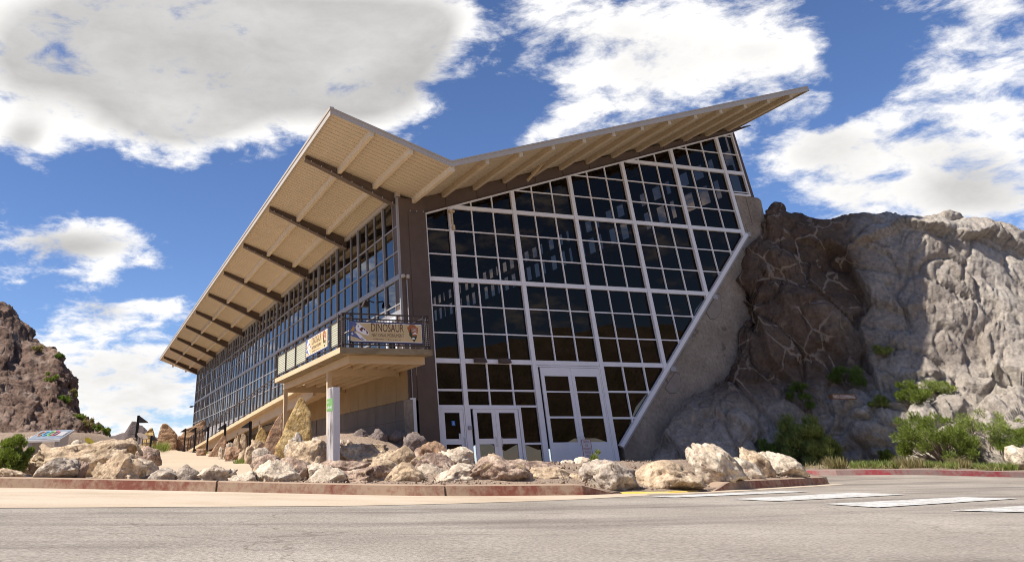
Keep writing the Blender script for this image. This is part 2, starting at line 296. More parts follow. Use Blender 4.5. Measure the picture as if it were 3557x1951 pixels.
MT['slabedge'] = mat('slab_edge_cream', [(.56,.42,.25),(.62,.48,.30)], 1.4, .75, .2, 22, bdist=.006)
MT['rail'] = mat('dark_bronze_steel', [(.045,.032,.028),(.062,.044,.038)], 3, .5)
MT['corr'] = mat('corrugated_pale_green', [(.50,.50,.38),(.56,.55,.43)], 2, .5)
MT['black'] = mat('black_steel', [(.014,.011,.011),(.022,.018,.017)], 4, .5)
MT['interior'] = mat('interior_dark', [(.10,.085,.07),(.14,.12,.10)], .6, .9)
MT['quarry'] = mat('quarry_face', [(.15,.11,.08),(.24,.18,.13)], .5, .95, .9, 3, bdist=.2)
MT['glass'] = glass('tinted_glass', (.125,.096,.078), 1.5, .60, (1.0, .82, .69))
MT['glass_left'] = glass('tinted_glass_side', (.05,.052,.06), 1.55, 1.15)
MT['navy'] = mat('banner_navy', [(.035,.033,.075),(.05,.047,.10)], 3, .6)
MT['bannertan'] = mat('banner_tan', [(.60,.44,.22),(.64,.48,.26)], 2, .6)
MT['bwhite'] = mat('print_white', [(.82,.81,.80)], 1, .6)
MT['bbrown'] = mat('print_brown', [(.075,.030,.022)], 1, .6)
MT['bblue'] = mat('print_blue', [(.11,.14,.30)], 1, .6)
MT['borange'] = mat('print_ochre', [(.50,.28,.07)], 1, .6)
MT['bmaroon'] = mat('print_maroon', [(.16,.05,.05)], 1, .6)
MT['arrow'] = mat('print_arrow_brown', [(.36,.13,.05)], 1, .6)
MT['bgreen'] = mat('print_dark_green', [(.035,.06,.03)], 1, .6)
MT['pyl'] = mat('pylon_panel', [(.60,.585,.59),(.65,.635,.64)], 1, .45)
MT['pylrock'] = mat('pylon_printed_stone', [(.10,.085,.08),(.42,.38,.36),(.62,.58,.56)], 5, .5, stretch=(1,1,.25))
MT['green'] = mat('print_green', [(.16,.33,.10)], 1, .5)
MT['wayside'] = mat('wayside_metal', [(.36,.33,.32),(.41,.38,.37)], 2, .5)
MT['waytop'] = mat('wayside_panel_print', [(.14,.17,.21),(.22,.25,.29)], 8, .25, spec=.5)
for n, c in (('rorange',(.60,.26,.08)),('rblue',(.10,.42,.65)),('rgreen',(.28,.55,.10)),('rred',(.62,.10,.14)),('ryellow',(.72,.68,.12)),('redprint',(.33,.035,.04)),('signwood',(.21,.10,.045)),('bluestick',(.06,.22,.62))): MT[n] = mat('print_'+n, [c], 1, .5)
MT['signwhite'] = mat('sign_white', [(.66,.63,.62),(.72,.69,.68)], 3, .5)
def leafmat(name, a, b):
    mt = mat(name, [a, b, tuple(min(1, x*1.5) for x in b)], 6, .6, spec=.25); p = mt.node_tree.nodes['Principled BSDF']
    N = mt.node_tree.nodes; L = mt.node_tree.links; out = N['Material Output']; tr = N.new('ShaderNodeBsdfTranslucent'); mx = N.new('ShaderNodeMixShader'); mx.inputs[0].default_value = .35
    hs = N.new('ShaderNodeMix'); hs.data_type = 'RGBA'; hs.blend_type = 'MULTIPLY'; hs.inputs[0].default_value = 1; L.new(p.inputs['Base Color'].links[0].from_socket, hs.inputs[6]); hs.inputs[7].default_value = (1.5, 1.5, .9, 1); L.new(hs.outputs[2], tr.inputs[0])
    L.new(p.outputs[0], mx.inputs[1]); L.new(tr.outputs[0], mx.inputs[2]); L.new(mx.outputs[0], out.inputs[0]); return mt
MT['leaf'] = leafmat('leaf_green', (.09,.125,.022), (.155,.195,.04))
MT['leafdk'] = leafmat('leaf_juniper', (.07,.115,.022), (.115,.17,.035))
MT['leafye'] = leafmat('leaf_yellow_green', (.13,.165,.04), (.215,.25,.075))
MT['leafdry'] = leafmat('grass_dry', (.16,.14,.06), (.26,.22,.11))
MT['twig'] = mat('twig_grey', [(.14,.10,.075),(.22,.17,.13)], 6, .9)

# ------------------------------------------------------------------ ground, road, kerbs
_xs = [-14,-7,-2,1,4.5,11,20,40]; _zs = [.38,.22,.065,-.036,-.07,-.13,-.2,-.25]
def zr(r): return sum(np.interp(r+o, _xs, _zs) for o in (-1.5,-1,-.5,0,.5,1,1.5))/7.0
def zroad(r, d): return zr(r)+.11*sstep(21, 27, d)*sstep(11.5, 13.5, r)*(1-sstep(16.5, 21, r))
def sstep(a, b, x):
    t = min(1, max(0, (x-a)/(b-a))); return t*t*(3-2*t)
def dk(r): return float(np.interp(r, [-20,-7,-4,-2,1,3.8,4.6,5.6,6.8,9,11.6,13], [17.1,16.05,15.8,15.55,15.12,15.2,15.75,15.95,16.9,19.0,21.6,23.2]))
def kerb_h(r): return float(np.interp(r, [3.6,4.5,6.7,7.5], [.15,.02,.02,.14]))
PATH = [(13.5,-2.0,-8.0),(17,-2.4,-7.6),(22,-2.9,-7.1),(28,-3.9,-7.4),(33,-4.7,-8.1),(37.5,-5.5,-9.3),(46,-8.05,-12.0),(54,-10.5,-14.6),(62,-13.0,-17.4),(69,-15.2,-20.5),(84,-19,-26)]
def terrain(r, d):
    k = dk(r)+.06; t = d-k; z0 = zr(r)+kerb_h(r)
    zl = .2+.0294*(min(d, 95)-16); zR = .43 if d < 22 else .43-.23*sstep(22, 27, d)
    w = sstep(-2.2, 2.6, r); tgt = zl*(1-w)+zR*w
    z = z0+(tgt-z0)*sstep(-.3, 3.2, t)
    x, y = W(r, d)
    z += .98*math.exp(-((x+2.2)/(3.0 if x > -2.2 else 2.4))**2-((y+1.2)/(3.2 if y < -1.2 else 8.0))**2)*(1-sstep(1.3, 2.6, x))
    pl = float(np.interp(d, [p[0] for p in PATH], [p[2] for p in PATH])); z += 1.05*sstep(0.4, 2.6, pl-r)*sstep(19, 25, d)*(1-.6*sstep(34, 60, d))
    return z
FARK = [(13.7,30.5),(14.1,28.6),(14.9,27.3),(16.5,26.9),(18.5,26.65),(20.7,26.4),(24,26),(34,25)]
def make_ground():
    far = MB().add([(-3000,-3000,-.9),(3000,-3000,-.9),(3000,3000,-.9),(-3000,3000,-.9)], [(0,1,2,3)]).build('ground', MT['far']); tag(far, kind='structure')
    rs = np.concatenate([np.linspace(-60,-16,12), np.linspace(-15,25,81), np.linspace(27,60,12)]); ds = np.concatenate([np.linspace(-40,0,9), np.linspace(1,40,60), np.linspace(43,70,8)])
    P = np.array([[(*W(r, d), zroad(r, d)) for d in ds] for r in rs]); o = link('road', grid_mesh('road', P), MT['asphalt'], smooth=True); tag(o, kind='structure')
    rs = np.concatenate([np.linspace(-60,-14,24), np.linspace(-13.5,11.5,128), [11.52]]); ts = np.concatenate([[-.01], np.linspace(0,.5,5), np.linspace(.7,26,100), np.linspace(27,120,40)])
    P = []
    for r in rs:
        row = []
        for t in ts:
            d = dk(r)+.06+t; z = terrain(r, d); x, y = W(r, d)
            if t < 0 or r > 11.51: z = -.35
            if t > .4: z += .05*noise.noise((x*.8, y*.8, 0))+.018*noise.noise((x*4, y*4, 3))
            row.append((x, y, z))
        P.append(row)
    o = link('gravel_bed', grid_mesh('gravel_bed', P), MT['gravel'], smooth=True); tag(o, kind='structure')
    # right hand verge behind the crimson kerb
    kp = FARK
    P = []
    for t in np.linspace(0, 1, 60):
        i = t*(len(kp)-1); r = np.interp(i, range(len(kp)), [p[0] for p in kp]); d = np.interp(i, range(len(kp)), [p[1] for p in kp])
        nx, nd = (1.0, 0.25); row = []
        for s in np.linspace(.14, 9, 30):
            rr, dd = r+s*.55, d+s*.85; x, y = W(rr, dd); row.append((x, y, zroad(r, d)+.145+.028*s+.05*noise.noise((x, y, 0))*min(1, s)))
        P.append(row)
    o = link('verge', grid_mesh('verge', P), MT['dirt'], smooth=True); tag(o, kind='structure')
    # concrete loading pad, laid 4 mm above the asphalt
    near = [(-16,2.6),(-3.81,9.05),(-2.31,9.81),(-.41,10.88),(1.7,12.36),(3.2,13.33),(4.1,14.2),(4.9,14.9)]
    P = []
    for r in np.linspace(-16, 4.9, 60):
        d0 = np.interp(r, [p[0] for p in near], [p[1] for p in near]); d1 = dk(r)+.04
        P.append([(*W(r, d0+(d1-d0)*k), zr(r)+.004) for k in np.linspace(0, 1, 14)])
    o = link('pad', grid_mesh('pad', P), MT['pad']); tag(o, kind='structure')
    # strip of apron by the dropped kerb
    P = []
    for r in np.linspace(4.9, 11.6, 30):
        P.append([(*W(r, dk(r)-.55+k*.6), zr(r)+.004) for k in (0, .5, 1)])
    o = link('apron', grid_mesh('apron', P), MT['pad']); tag(o, kind='structure')
    # path up to the ramp
    L = PATH
    P = []
    for d in np.linspace(18.2, 84, 90):
        a = np.interp(d, [l[0] for l in L], [l[1] for l in L]); b = np.interp(d, [l[0] for l in L], [l[2] for l in L])
        P.append([(*W(a+(b-a)*k, d), .235+.0294*(d-16)+.055*math.sin(math.pi*k)*0+.03) for k in np.linspace(0, 1, 8)])
    o = link('path', grid_mesh('path', P), MT['path'], smooth=True); tag(o, kind='structure')
    # crossing stripes
    for i, q in enumerate([[(4.61,14.12),(4.85,13.67),(8.03,15.8),(7.81,16.44)],[(5.35,12.84),(5.64,12.03),(8.65,14.01),(8.46,15.15)],[(5.77,11.09),(5.9,10.15),(9.04,12.16),(8.71,12.81)],[(6.21,9.38),(6.66,8.95),(8.62,10.05),(8.54,10.76)]]):
        P = [[(0,0,0)]*6 for _ in range(14)]
        for a in range(14):
            for b in range(6):
                u, v = a/13, b/5; e0 = (q[0][0]+(q[3][0]-q[0][0])*u, q[0][1]+(q[3][1]-q[0][1])*u); e1 = (q[1][0]+(q[2][0]-q[1][0])*u, q[1][1]+(q[2][1]-q[1][1])*u)
                r, d = e0[0]+(e1[0]-e0[0])*v, e0[1]+(e1[1]-e0[1])*v
                P[a][b] = (*W(r, d), zr(r)+.008)
        o = link('crossing_stripe', grid_mesh('stripe', P), MT['paint_white']); tag(o, kind='structure')
make_ground()

def sweep_kerb(name, pts, h, wd, m, parent, taper0=0, taper1=0, up=(0, 1), lean=.035):
    """kerb stone along site points; back side towards +d"""
    n = len(pts); V = []; F = []; cum = [0]
    for i in range(1, n): cum.append(cum[-1]+math.hypot(pts[i][0]-pts[i-1][0], pts[i][1]-pts[i-1][1]))
    for i, (r, d) in enumerate(pts):
        a, b = pts[max(i-1, 0)], pts[min(i+1, n-1)]; tx, ty = b[0]-a[0], b[1]-a[1]; l = math.hypot(tx, ty); nx, ny = -ty/l, tx/l
        hh = h
        if taper0 and cum[i] < taper0: hh = .012+(h-.012)*cum[i]/taper0
        if taper1 and cum[-1]-cum[i] < taper1: hh = .012+(h-.012)*(cum[-1]-cum[i])/taper1
        z = zroad(r, d); e = min(.02, hh*.4)
        for s, zz in ((0, -.1), (0, .0), (lean*hh/h*.5, hh-e), (lean*hh/h+e*.6, hh-e*.3), (lean+e*1.6, hh), (wd, hh), (wd, -.1)):
            V.append((*W(r+nx*s, d+ny*s), z+zz))
    for i in range(n-1):
        for k in range(6): F.append((i*7+k, (i+1)*7+k, (i+1)*7+k+1, i*7+k+1))
    F.append(tuple(range(7))); F.append(tuple((n-1)*7+k for k in reversed(range(7))))
    mb = MB(); mb.v = V; mb.f = F
    return mb.build(name, m, parent)
def make_kerbs():
    k = empty('kerb', (*W(-2, 15.5), 0)); tag(k, kind='structure')
    bounds = [(-16,-9.9),(-9.88,-2.74),(-2.70,1.36),(1.40,4.55)]
    for i, (a, b) in enumerate(bounds):
        pts = [(r, dk(r)) for r in np.linspace(a, b, 26)]
        sweep_kerb('kerb_section', pts, .172, .17, MT['kerb'], k, taper1=.95 if i == 3 else 0)
    k = empty('island_kerb', (*W(9, 19), 0)); tag(k, kind='structure')
    pts = [(r, dk(r)) for r in np.linspace(6.75, 11.5, 24)]
    sweep_kerb('kerb_section', pts, .165, .3, MT['kerb'], k, taper0=.75, taper1=.12)
    sweep_kerb('kerb_section', [(11.52,21.7),(11.66,22.6),(11.66,26.0),(11.6,30)], .16, .17, MT['kerb'], k)
    P = [[(*W(r, dk(r)+s), zr(r)+z) for s, z in ((-.02,.0),(0,.022),(.10,.03),(.12,-.05))] for r in np.linspace(4.62, 6.3, 14)]
    o = link('flush_kerb', grid_mesh('flush_kerb', P), MT['paint_yellow']); tag(o, kind='structure')
    k = empty('far_kerb', (*W(20, 30), 0)); tag(k, kind='structure')
    kp = FARK
    P = []
    for i in range(len(kp)-1):
        P += [(kp[i][0]+(kp[i+1][0]-kp[i][0])*t, kp[i][1]+(kp[i+1][1]-kp[i][1])*t) for t in np.linspace(0, 1, 8)[:-1]]
    for a, b in ((0, 17), (17, 26), (26, 36), (36, len(P))):
        seg = P[a:b+1]; sweep_kerb('kerb_section', seg, .16, .16, MT['kerb_far'], k)
make_kerbs()

# ------------------------------------------------------------------ rock masses
def catmull(P, n, axis):
    P = np.moveaxis(np.asarray(P, float), axis, 0); k = len(P); out = []
    for t in np.linspace(0, k-1, n):
        i = min(int(t), k-2); f = t-i
        p0, p1, p2, p3 = P[max(i-1, 0)], P[i], P[i+1], P[min(i+2, k-1)]
        out.append(.5*((2*p1)+(-p0+p2)*f+(2*p0-5*p1+4*p2-p3)*f*f+(-p0+3*p1-3*p2+p3)*f**3))
    return np.moveaxis(np.array(out), 0, axis)
def rock_sheet(name, cols, nu, nv, fn, m):
    A = np.array(cols, float)
    A = catmull(A, nu, 0); A = catmull(A, nv, 1)
    du = np.gradient(A, axis=0); dv = np.gradient(A, axis=1); Nn = np.cross(du, dv); Nn /= np.linalg.norm(Nn, axis=2, keepdims=True)+1e-9
    if Nn[:, :, 1].mean() > 0: Nn = -Nn
    for i in range(nu):
        for j in range(nv):
            A[i, j] += Nn[i, j]*fn(Vector(A[i, j]), i/(nu-1), j/(nv-1))
    return link(name, grid_mesh(name, A), m, smooth=True)
def facets(p, sc, k, off=Vector((0, 0, 0))):
    """planar break faces: each cell of the stone is cut at its own tilt"""
    q = p*sc+off; c = noise.voronoi(q)[1][0]; n = noise.cell_vector(c*7.13)*2-Vector((1, 1, 1))
    return max(-.9, min(.9, (q-c).dot(n)))*k/sc
CLIFF = [
[(9.64,-1.00,0.25),(10.13,-0.50,0.52),(10.43,-0.25,0.64),(10.62,-0.10,0.74),(10.84,0.10,0.85)],
[(9.82,-2.00,0.14),(10.83,-1.30,1.01),(11.80,-0.70,1.73),(12.64,-0.30,2.28),(13.20,0.10,2.58)],
[(10.92,-2.40,0.10),(12.26,-1.70,1.38),(13.63,-1.00,2.45),(14.88,-0.40,3.28),(15.80,0.10,3.98)],
[(12.33,-2.60,0.08),(13.99,-2.00,1.87),(15.98,-1.20,3.67),(18.27,-0.50,7.37),(19.97,-0.10,10.91)],
[(14.03,-2.80,0.05),(15.58,-2.20,1.96),(17.24,-1.50,3.66),(19.10,-1.10,7.29),(21.17,-0.60,11.22)],
[(15.64,-3.00,0.02),(16.53,-2.80,1.82),(18.17,-2.00,3.51),(19.96,-1.80,7.19),(21.66,-1.50,10.42)],
[(16.16,-4.10,0.04),(17.44,-3.80,2.28),(19.20,-2.80,3.33),(21.19,-2.60,7.09),(22.95,-2.40,10.36)],
[(16.58,-5.20,0.05),(18.39,-4.60,2.43),(20.15,-3.60,3.27),(22.15,-3.50,6.96),(24.09,-3.30,10.30)],
[(17.02,-6.30,0.04),(19.01,-5.60,2.26),(20.76,-4.55,3.18),(23.05,-4.45,6.81),(24.53,-4.35,10.09)],
[(17.36,-7.40,0.02),(20.25,-6.20,2.12),(21.91,-5.20,2.92),(24.32,-5.10,6.74),(26.51,-4.90,10.27)],
[(17.58,-8.40,0.01),(20.29,-7.20,1.77),(22.78,-5.80,2.57),(25.71,-5.60,6.70),(27.91,-5.30,9.76)],
[(17.69,-9.30,-0.01),(20.54,-8.00,1.54),(23.21,-6.60,2.41),(26.43,-6.10,6.04),(29.21,-5.70,9.24)],
[(18.18,-11.00,-0.03),(21.67,-9.50,1.46),(24.66,-8.00,2.11),(29.06,-7.00,5.63),(33.21,-6.00,8.82)],
[(18.45,-13.00,-0.05),(22.38,-11.50,1.35),(26.76,-9.50,2.02),(32.31,-8.00,5.00),(37.18,-7.00,8.27)]]
for ci, c in enumerate(CLIFF):
    if ci >= 5:
        k = min(1, (ci-4)/2); c[0] = (c[0][0]+1.5*k, c[0][1]+.25*k, c[0][2]); c[1] = (c[1][0]+.7*k, c[1][1]+.1*k, c[1][2])
    t = c[-1]; c.append((t[0]+2.2, t[1]+1.6, t[2]+.05)); c.append((t[0]+8, t[1]+6, t[2]-1.5)); b = c[0]; c.insert(0, (b[0]-.5, b[1]-.4, b[2]-1.6))
def cliff_disp(p, u, v):
    low = 1-sstep(2.6, 3.8, p.z); fade = sstep(0, .10, u)
    big = noise.fractal(p*.2+Vector((2, 5, 1)), .8, 2.0, 3)*.30
    mid = noise.fractal(p*.9, .9, 2.1, 5)*.06
    tl = Vector((p.x*.8+p.z*.3, p.y*.8, p.z*.75-p.x*.25))                                                                   # tilted bedding frame
    tp_ = 1-.8*sstep(9.3, 10.3, p.z); fc = (facets(tl, .34, .30)+facets(tl, .95, .24, Vector((3, 1, 2)))+facets(tl, 2.4, .20))*tp_*(1-.42*sstep(-3.9, -4.6, p.y)*(1-low))
    cr = 0
    for k, (q, w) in enumerate(((Vector((p.x*.32+p.z*.42, p.y*.3, p.z*.25-p.x*.3)), .30), (Vector((p.x*.8-p.z*.5, p.y*.7, p.z*.5+p.x*.4)), .12))):
        cr -= max(0, 1-abs(noise.noise(q+Vector((k*7.3, 3, 1)))))**24*w                                                    # fracture lines
    pit = -max(0, noise.noise(p*2.6+Vector((9, 9, 1)))-.24)*.22
    d1 = noise.voronoi(Vector((p.x*.95, p.y*.95, p.z*1.25)))[0]; lump = (min(.34, (d1[1]-d1[0]))*1.2-.1)*low*sstep(15.5, 17.5, p.x)
    crest = noise.fractal(p*1.1, .9, 2.0, 4)*.16*sstep(9.4, 10.4, p.z)
    bulge = .85*math.exp(-((p.x-19.4)/1.25)**2-((p.z-6.3)/1.3)**2)+.55*math.exp(-((p.x-19.6)/.9)**2-((p.z-8.7)/.7)**2)
    return (big*(1-.5*low)+mid+fc*(1-.3*low)+cr+pit+lump+crest+bulge+.03*noise.noise(p*9))*fade-.05
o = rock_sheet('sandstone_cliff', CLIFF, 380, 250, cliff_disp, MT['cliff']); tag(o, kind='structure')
HILL = [
[(-21.5,22.0,1.0),(-24.7,33.5,5.6),(-27.6,42.3,10.1),(-30.7,50.2,15.6),(-34.0,57.8,22.2)],
[(-18.0,21.9,1.0),(-20.0,32.3,5.0),(-21.8,40.1,8.6),(-23.7,47.3,12.9),(-25.8,54.0,18.1)],
[(-15.8,22.3,1.0),(-17.1,31.4,4.5),(-18.3,38.2,7.3),(-19.5,44.4,10.7),(-20.8,50.3,14.6)],
[(-15.0,23.0,1.0),(-16.0,31.7,4.3),(-16.9,38.2,6.9),(-17.9,44.1,9.9),(-19.0,49.7,13.4)],
[(-13.7,24.7,1.0),(-14.3,31.9,3.9),(-14.8,37.2,5.8),(-15.4,42.0,7.9),(-16.0,46.6,10.3)],
[(-13.0,25.5,1.0),(-13.4,31.9,3.8),(-13.8,36.7,5.5),(-14.3,41.0,7.4),(-14.8,45.1,9.5)],
[(-12.1,27.3,1.1),(-12.3,32.6,3.3),(-12.5,36.6,4.4),(-12.8,40.1,5.6),(-13.0,43.5,6.9)],
[(-11.4,29.2,1.1),(-11.4,33.1,2.8),(-11.5,35.9,3.3),(-11.6,38.5,3.9),(-11.7,40.9,4.4)],
[(-10.5,31.0,1.2),(-10.5,33.8,2.6),(-10.5,35.9,2.8),(-10.5,37.7,3.0),(-10.5,39.5,3.1)],
[(-10.1,33.0,1.2),(-10.0,34.7,2.2),(-10.0,36.0,2.3),(-10.0,37.2,2.4),(-10.0,38.2,2.4)]]
for c in HILL:
    t = c[-1]; c.append((t[0]-1.0, t[1]+4, t[2]+.1)); c.append((t[0]-4, t[1]+16, t[2]-2))
def hill_disp(p, u, v):
    a = noise.fractal(p*.22, .9, 2.1, 5)*.38; g = (1-abs(noise.noise(Vector((p.x*.40+p.z*.16, p.y*.10, p.z*.05)))))**2*.8   # gullies down the slope
    return (a-g*.6+facets(p, .45, .20)+facets(p, 1.5, .24)+.10*noise.noise(p*2.5)+.05*noise.noise(p*6))*(.25+.75*sstep(0, .12, v))*(1-.55*sstep(.8, 1, u))+.45*sstep(.3, .8, u)
o = rock_sheet('red_hillside', HILL, 170, 170, hill_disp, MT['hill']); tag(o, kind='structure')
def far_ridge(name, pts, depth, m, amp, seed):
    nu, nv = 120, 14; P = np.zeros((nu, nv, 3))
    for i in range(nu):
        t = i/(nu-1)*(len(pts)-1); k = min(int(t), len(pts)-2); f = t-k
        r, d, z = [pts[k][j]+(pts[k+1][j]-pts[k][j])*f for j in range(3)]
        for j in range(nv):
            s = j/(nv-1); x, y = W(r, d+depth*(s-.5)); h = math.sin(math.pi*s)**.7*z
            P[i, j] = (x, y, max(-1, h+amp*noise.fractal(Vector((x*.25, y*.25, seed)), .9, 2, 5)*min(1, h)))
    o = link(name, grid_mesh(name, P), m, smooth=True); tag(o, kind='structure'); return o
far_ridge('far_rocks', [(-36,104,3.0),(-31.5,104,4.2),(-30,104,4.6),(-29.2,104,5.7),(-28.3,104,5.3),(-27,104,4.6),(-25.2,104,3.6),(-22,104,3.0),(-16,104,2.5)], 7, MT['ridge'], .7, 4)
# hills across the road behind the viewpoint, seen only mirrored in the glass
far_ridge('opposite_hills', [(-160,-60,14),(-90,-85,24),(-50,-80,17),(-20,-70,22),(10,-75,16),(40,-66,25),(80,-72,19),(130,-50,26),(190,-20,14)], 70, MT['farhill'], 2.5, 9)

# ------------------------------------------------------------------ exhibit hall
HALL = empty('exhibit_hall', (0, 0, 0))
tag(HALL, 'glass-walled exhibit hall with butterfly roof, white mullions and cream soffits', 'building')
H_ = HALL
ZC, HR = 3.966, 3.1; ZA, ZB, ZU = ZC+HR, ZC+2*HR, ZC+3*HR
VX = [2.511+3.1728*i for i in range(6)]                     # main mullions of the gable wall
XL, XRT = 1.27, 19.55
def ztop(x): return 9.80+.3164*(x-1.35)
def zdiag(x): return 1.0+.965*(x-9.14)
def clip(poly, f):
    out = []
    for i in range(len(poly)):
        a, b = poly[i], poly[(i+1) % len(poly)]; fa, fb = f(a), f(b)
        if fa >= 0: out.append(a)
        if (fa >= 0) != (fb >= 0):
            t = fa/(fa-fb); out.append((a[0]+(b[0]-a[0])*t, a[1]+(b[1]-a[1])*t))
    return out
def area(p): return abs(sum(p[i][0]*p[(i+1) % len(p)][1]-p[(i+1) % len(p)][0]*p[i][1] for i in range(len(p))))/2
rng = random.Random(7)
PANES = [0]
def pane_xz(poly, y=0.02, parent=None, m='glass'):
    poly = clip(poly, lambda p: ztop(p[0])-.03-p[1])
    if len(poly) < 3 or area(poly) < .012: return
    tx, tz = rng.gauss(0, .0022), rng.gauss(0, .0022); cx = sum(p[0] for p in poly)/len(poly); cz = sum(p[1] for p in poly)/len(poly)
    n = len(poly); vs = [(p[0], y+(p[0]-cx)*tx+(p[1]-cz)*tz, p[1]) for p in poly]
    me = bpy.data.meshes.new('pane'); me.from_pydata(vs, [], [tuple(range(n))]); PANES[0] += 1
    link('pane', me, MT[m], parent or H_)
def gable():
    rows_hi = [ZC+HR/3*k for k in range(0, 13)]
    xs = [XL]+VX+[XRT]
    for b in range(len(xs)-1):
        x0, x1 = xs[b], xs[b+1]; nsub = 1 if b in (0, 6) else 3
        for s in range(nsub):
            a0, a1 = x0+(x1-x0)*s/nsub, x0+(x1-x0)*(s+1)/nsub
            for k in range(len(rows_hi)-1):
                q = [(a0, rows_hi[k]), (a1, rows_hi[k]), (a1, rows_hi[k+1]), (a0, rows_hi[k+1])]
                if b == 6: q = clip(q, lambda p: p[1]-12.12)
                else: q = clip(q, lambda p: p[1]-zdiag(p[0]))
                if len(q) >= 3: pane_xz(q)
    # storey with the doors
    R = [(2.93, ZC), (2.38, 2.93)]
    for z0, z1 in R:
        pane_xz([(XL, z0), (VX[0], z0), (VX[0], z1), (XL, z1)])
        for s in range(3):
            a0 = VX[0]+3.1728/3*s; pane_xz([(a0, z0), (a0+1.0576, z0), (a0+1.0576, z1), (a0, z1)])
    a0 = 4.74
    pane_xz([(a0, 1.10), (VX[1], 1.10), (VX[1], 2.38), (a0, 2.38)]); pane_xz([(a0, .22), (VX[1], .22), (VX[1], 1.10), (a0, 1.10)])
    for s in range(3):
        a0 = VX[2]+3.1728/3*s; a1 = a0+1.0576
        for z0, z1 in ((2.93, ZC), (1.97, 2.93), (.9, 1.97)):
            q = clip([(a0, z0), (a1, z0), (a1, z1), (a0, z1)], lambda p: p[1]-zdiag(p[0]))
            if len(q) >= 3: pane_xz(q)
    # thick mullions and bands
    def vert(name, x, w, z0, z1, y0=-.10, y1=.10): return MB().prism([(x-w/2, z0), (x+w/2, z0), (x+w/2, z1(x+w/2) if callable(z1) else z1), (x-w/2, z1(x-w/2) if callable(z1) else z1)], y0, y1).build(name, MT['white'], H_)
    tp = lambda x: ztop(x)-.02
    for i, x in enumerate(VX):
        vert('mullion', x, .185, .2 if i < 3 else zdiag(x)-.02, tp, -.11, .10)
    vert('mullion', XL+.05, .10, .2, tp, -.10, .09)
    vert('mullion', XRT-.04, .08, 12.03, tp, -.10, .09)
    def xd(z): return 9.14+(z-1.0)/.965
    def xt(z): return 1.35+(z-9.80)/.3164
    def horiz(z, h, d0, d1, name='transom'):
        x0 = max(XL+.1, xt(z)) if z > 9.8 else XL+.1
        x1 = (XRT-.08) if z > 12.1 else (min(18.45, xd(z)) if z > 1.2 else VX[2])
        if z < 12.1 and z > zdiag(VX[5]): x1 = VX[5]
        edges = [x0]+[v for v in VX if x0 < v < x1]+[x1]
        for a, b in zip(edges[:-1], edges[1:]):
            pa = a+(.1 if a in VX else 0); pb = b-(.1 if b in VX else 0)
            if pb-pa > .05: BOX(name, MT['white'], H_, pa, pb, d0, d1, z-h/2, z+h/2)
    for k in range(0, 12):
        z = ZC+HR/3*k
        if k % 3 == 0: horiz(z, .17, -.095, .09)
        else: horiz(z, .046, -.05, .07)
    for b in range(1, 6):
        for s in (1, 2):
            x = VX[b-1]+3.1728*s/3
            z0 = ZC if b < 4 else 0
            zb = max(ZC+.085, zdiag(x)) if b >= 3 else ZC+.085
            if x > 12.1: zb = zdiag(x)
            # split at the bands
            cur = zb
            for zs in (ZA, ZB, ZU, 99):
                top = min(zs-.085, tp(x))
                if top-cur > .05: BOX('mullion', MT['white'], H_, x-.024, x+.024, -.045, .065, cur, top)
                cur = max(cur, zs+.085)
                if cur > tp(x): break
    for x0, x1, z in ((XL+.1, VX[0]-.1, 2.93), (XL+.1, VX[0]-.1, 2.38), (VX[0]+.1, VX[1]-.1, 2.93), (VX[0]+.1, VX[1]-.1, 2.38), (4.78, VX[1]-.1, 1.10), (VX[2]+.1, xd(2.93), 2.93), (VX[2]+.1, xd(1.97), 1.97)):
        BOX('transom', MT['white'], H_, x0, x1, -.055, .07, z-.035, z+.035)
    for s in (1, 2):
        x = VX[0]+1.0576*s; BOX('mullion', MT['white'], H_, x-.03, x+.03, -.05, .065, 2.415, ZC-.085)
        x = VX[2]+1.0576*s; BOX('mullion', MT['white'], H_, x-.03, x+.03, -.05, .065, zdiag(x), ZC-.085)
    # sloping trims
    MB().prism([(XL, ztop(XL)-.06), (XRT, ztop(XRT)-.06), (XRT, ztop(XRT)+.02), (XL, ztop(XL)+.02)], -.13, .09).build('head_trim', MT['white'], H_)
    MB().prism([(9.06, 1.0), (9.2, .93), (18.62, 10.0), (18.47, 10.1)], -.14, .09).build('raking_sill', MT['white'], H_)
    MB().prism([(9.20, .92), (9.27, .86), (18.69, 9.93), (18.63, 9.99)], -.06, .09).build('raking_sill', MT['grey_panel'], H_)
    BOX('sill', MT['white'], H_, VX[5]+.1, XRT, -.11, .09, 12.03, 12.12)
    BOX('mullion', MT['white'], H_, VX[5]-.1, VX[5]+.1, -.112, .09, 9.9, 10.1)
    # notch plates at the band ends
    for z in (ZC, ZA, ZB): 
        x = xd(z) if z < 10 else 18.45
        BOX('bearing_plate', MT['grey_panel'], H_, x+.1, x+.36, -.09, .06, z-.22, z-.02)
gable()
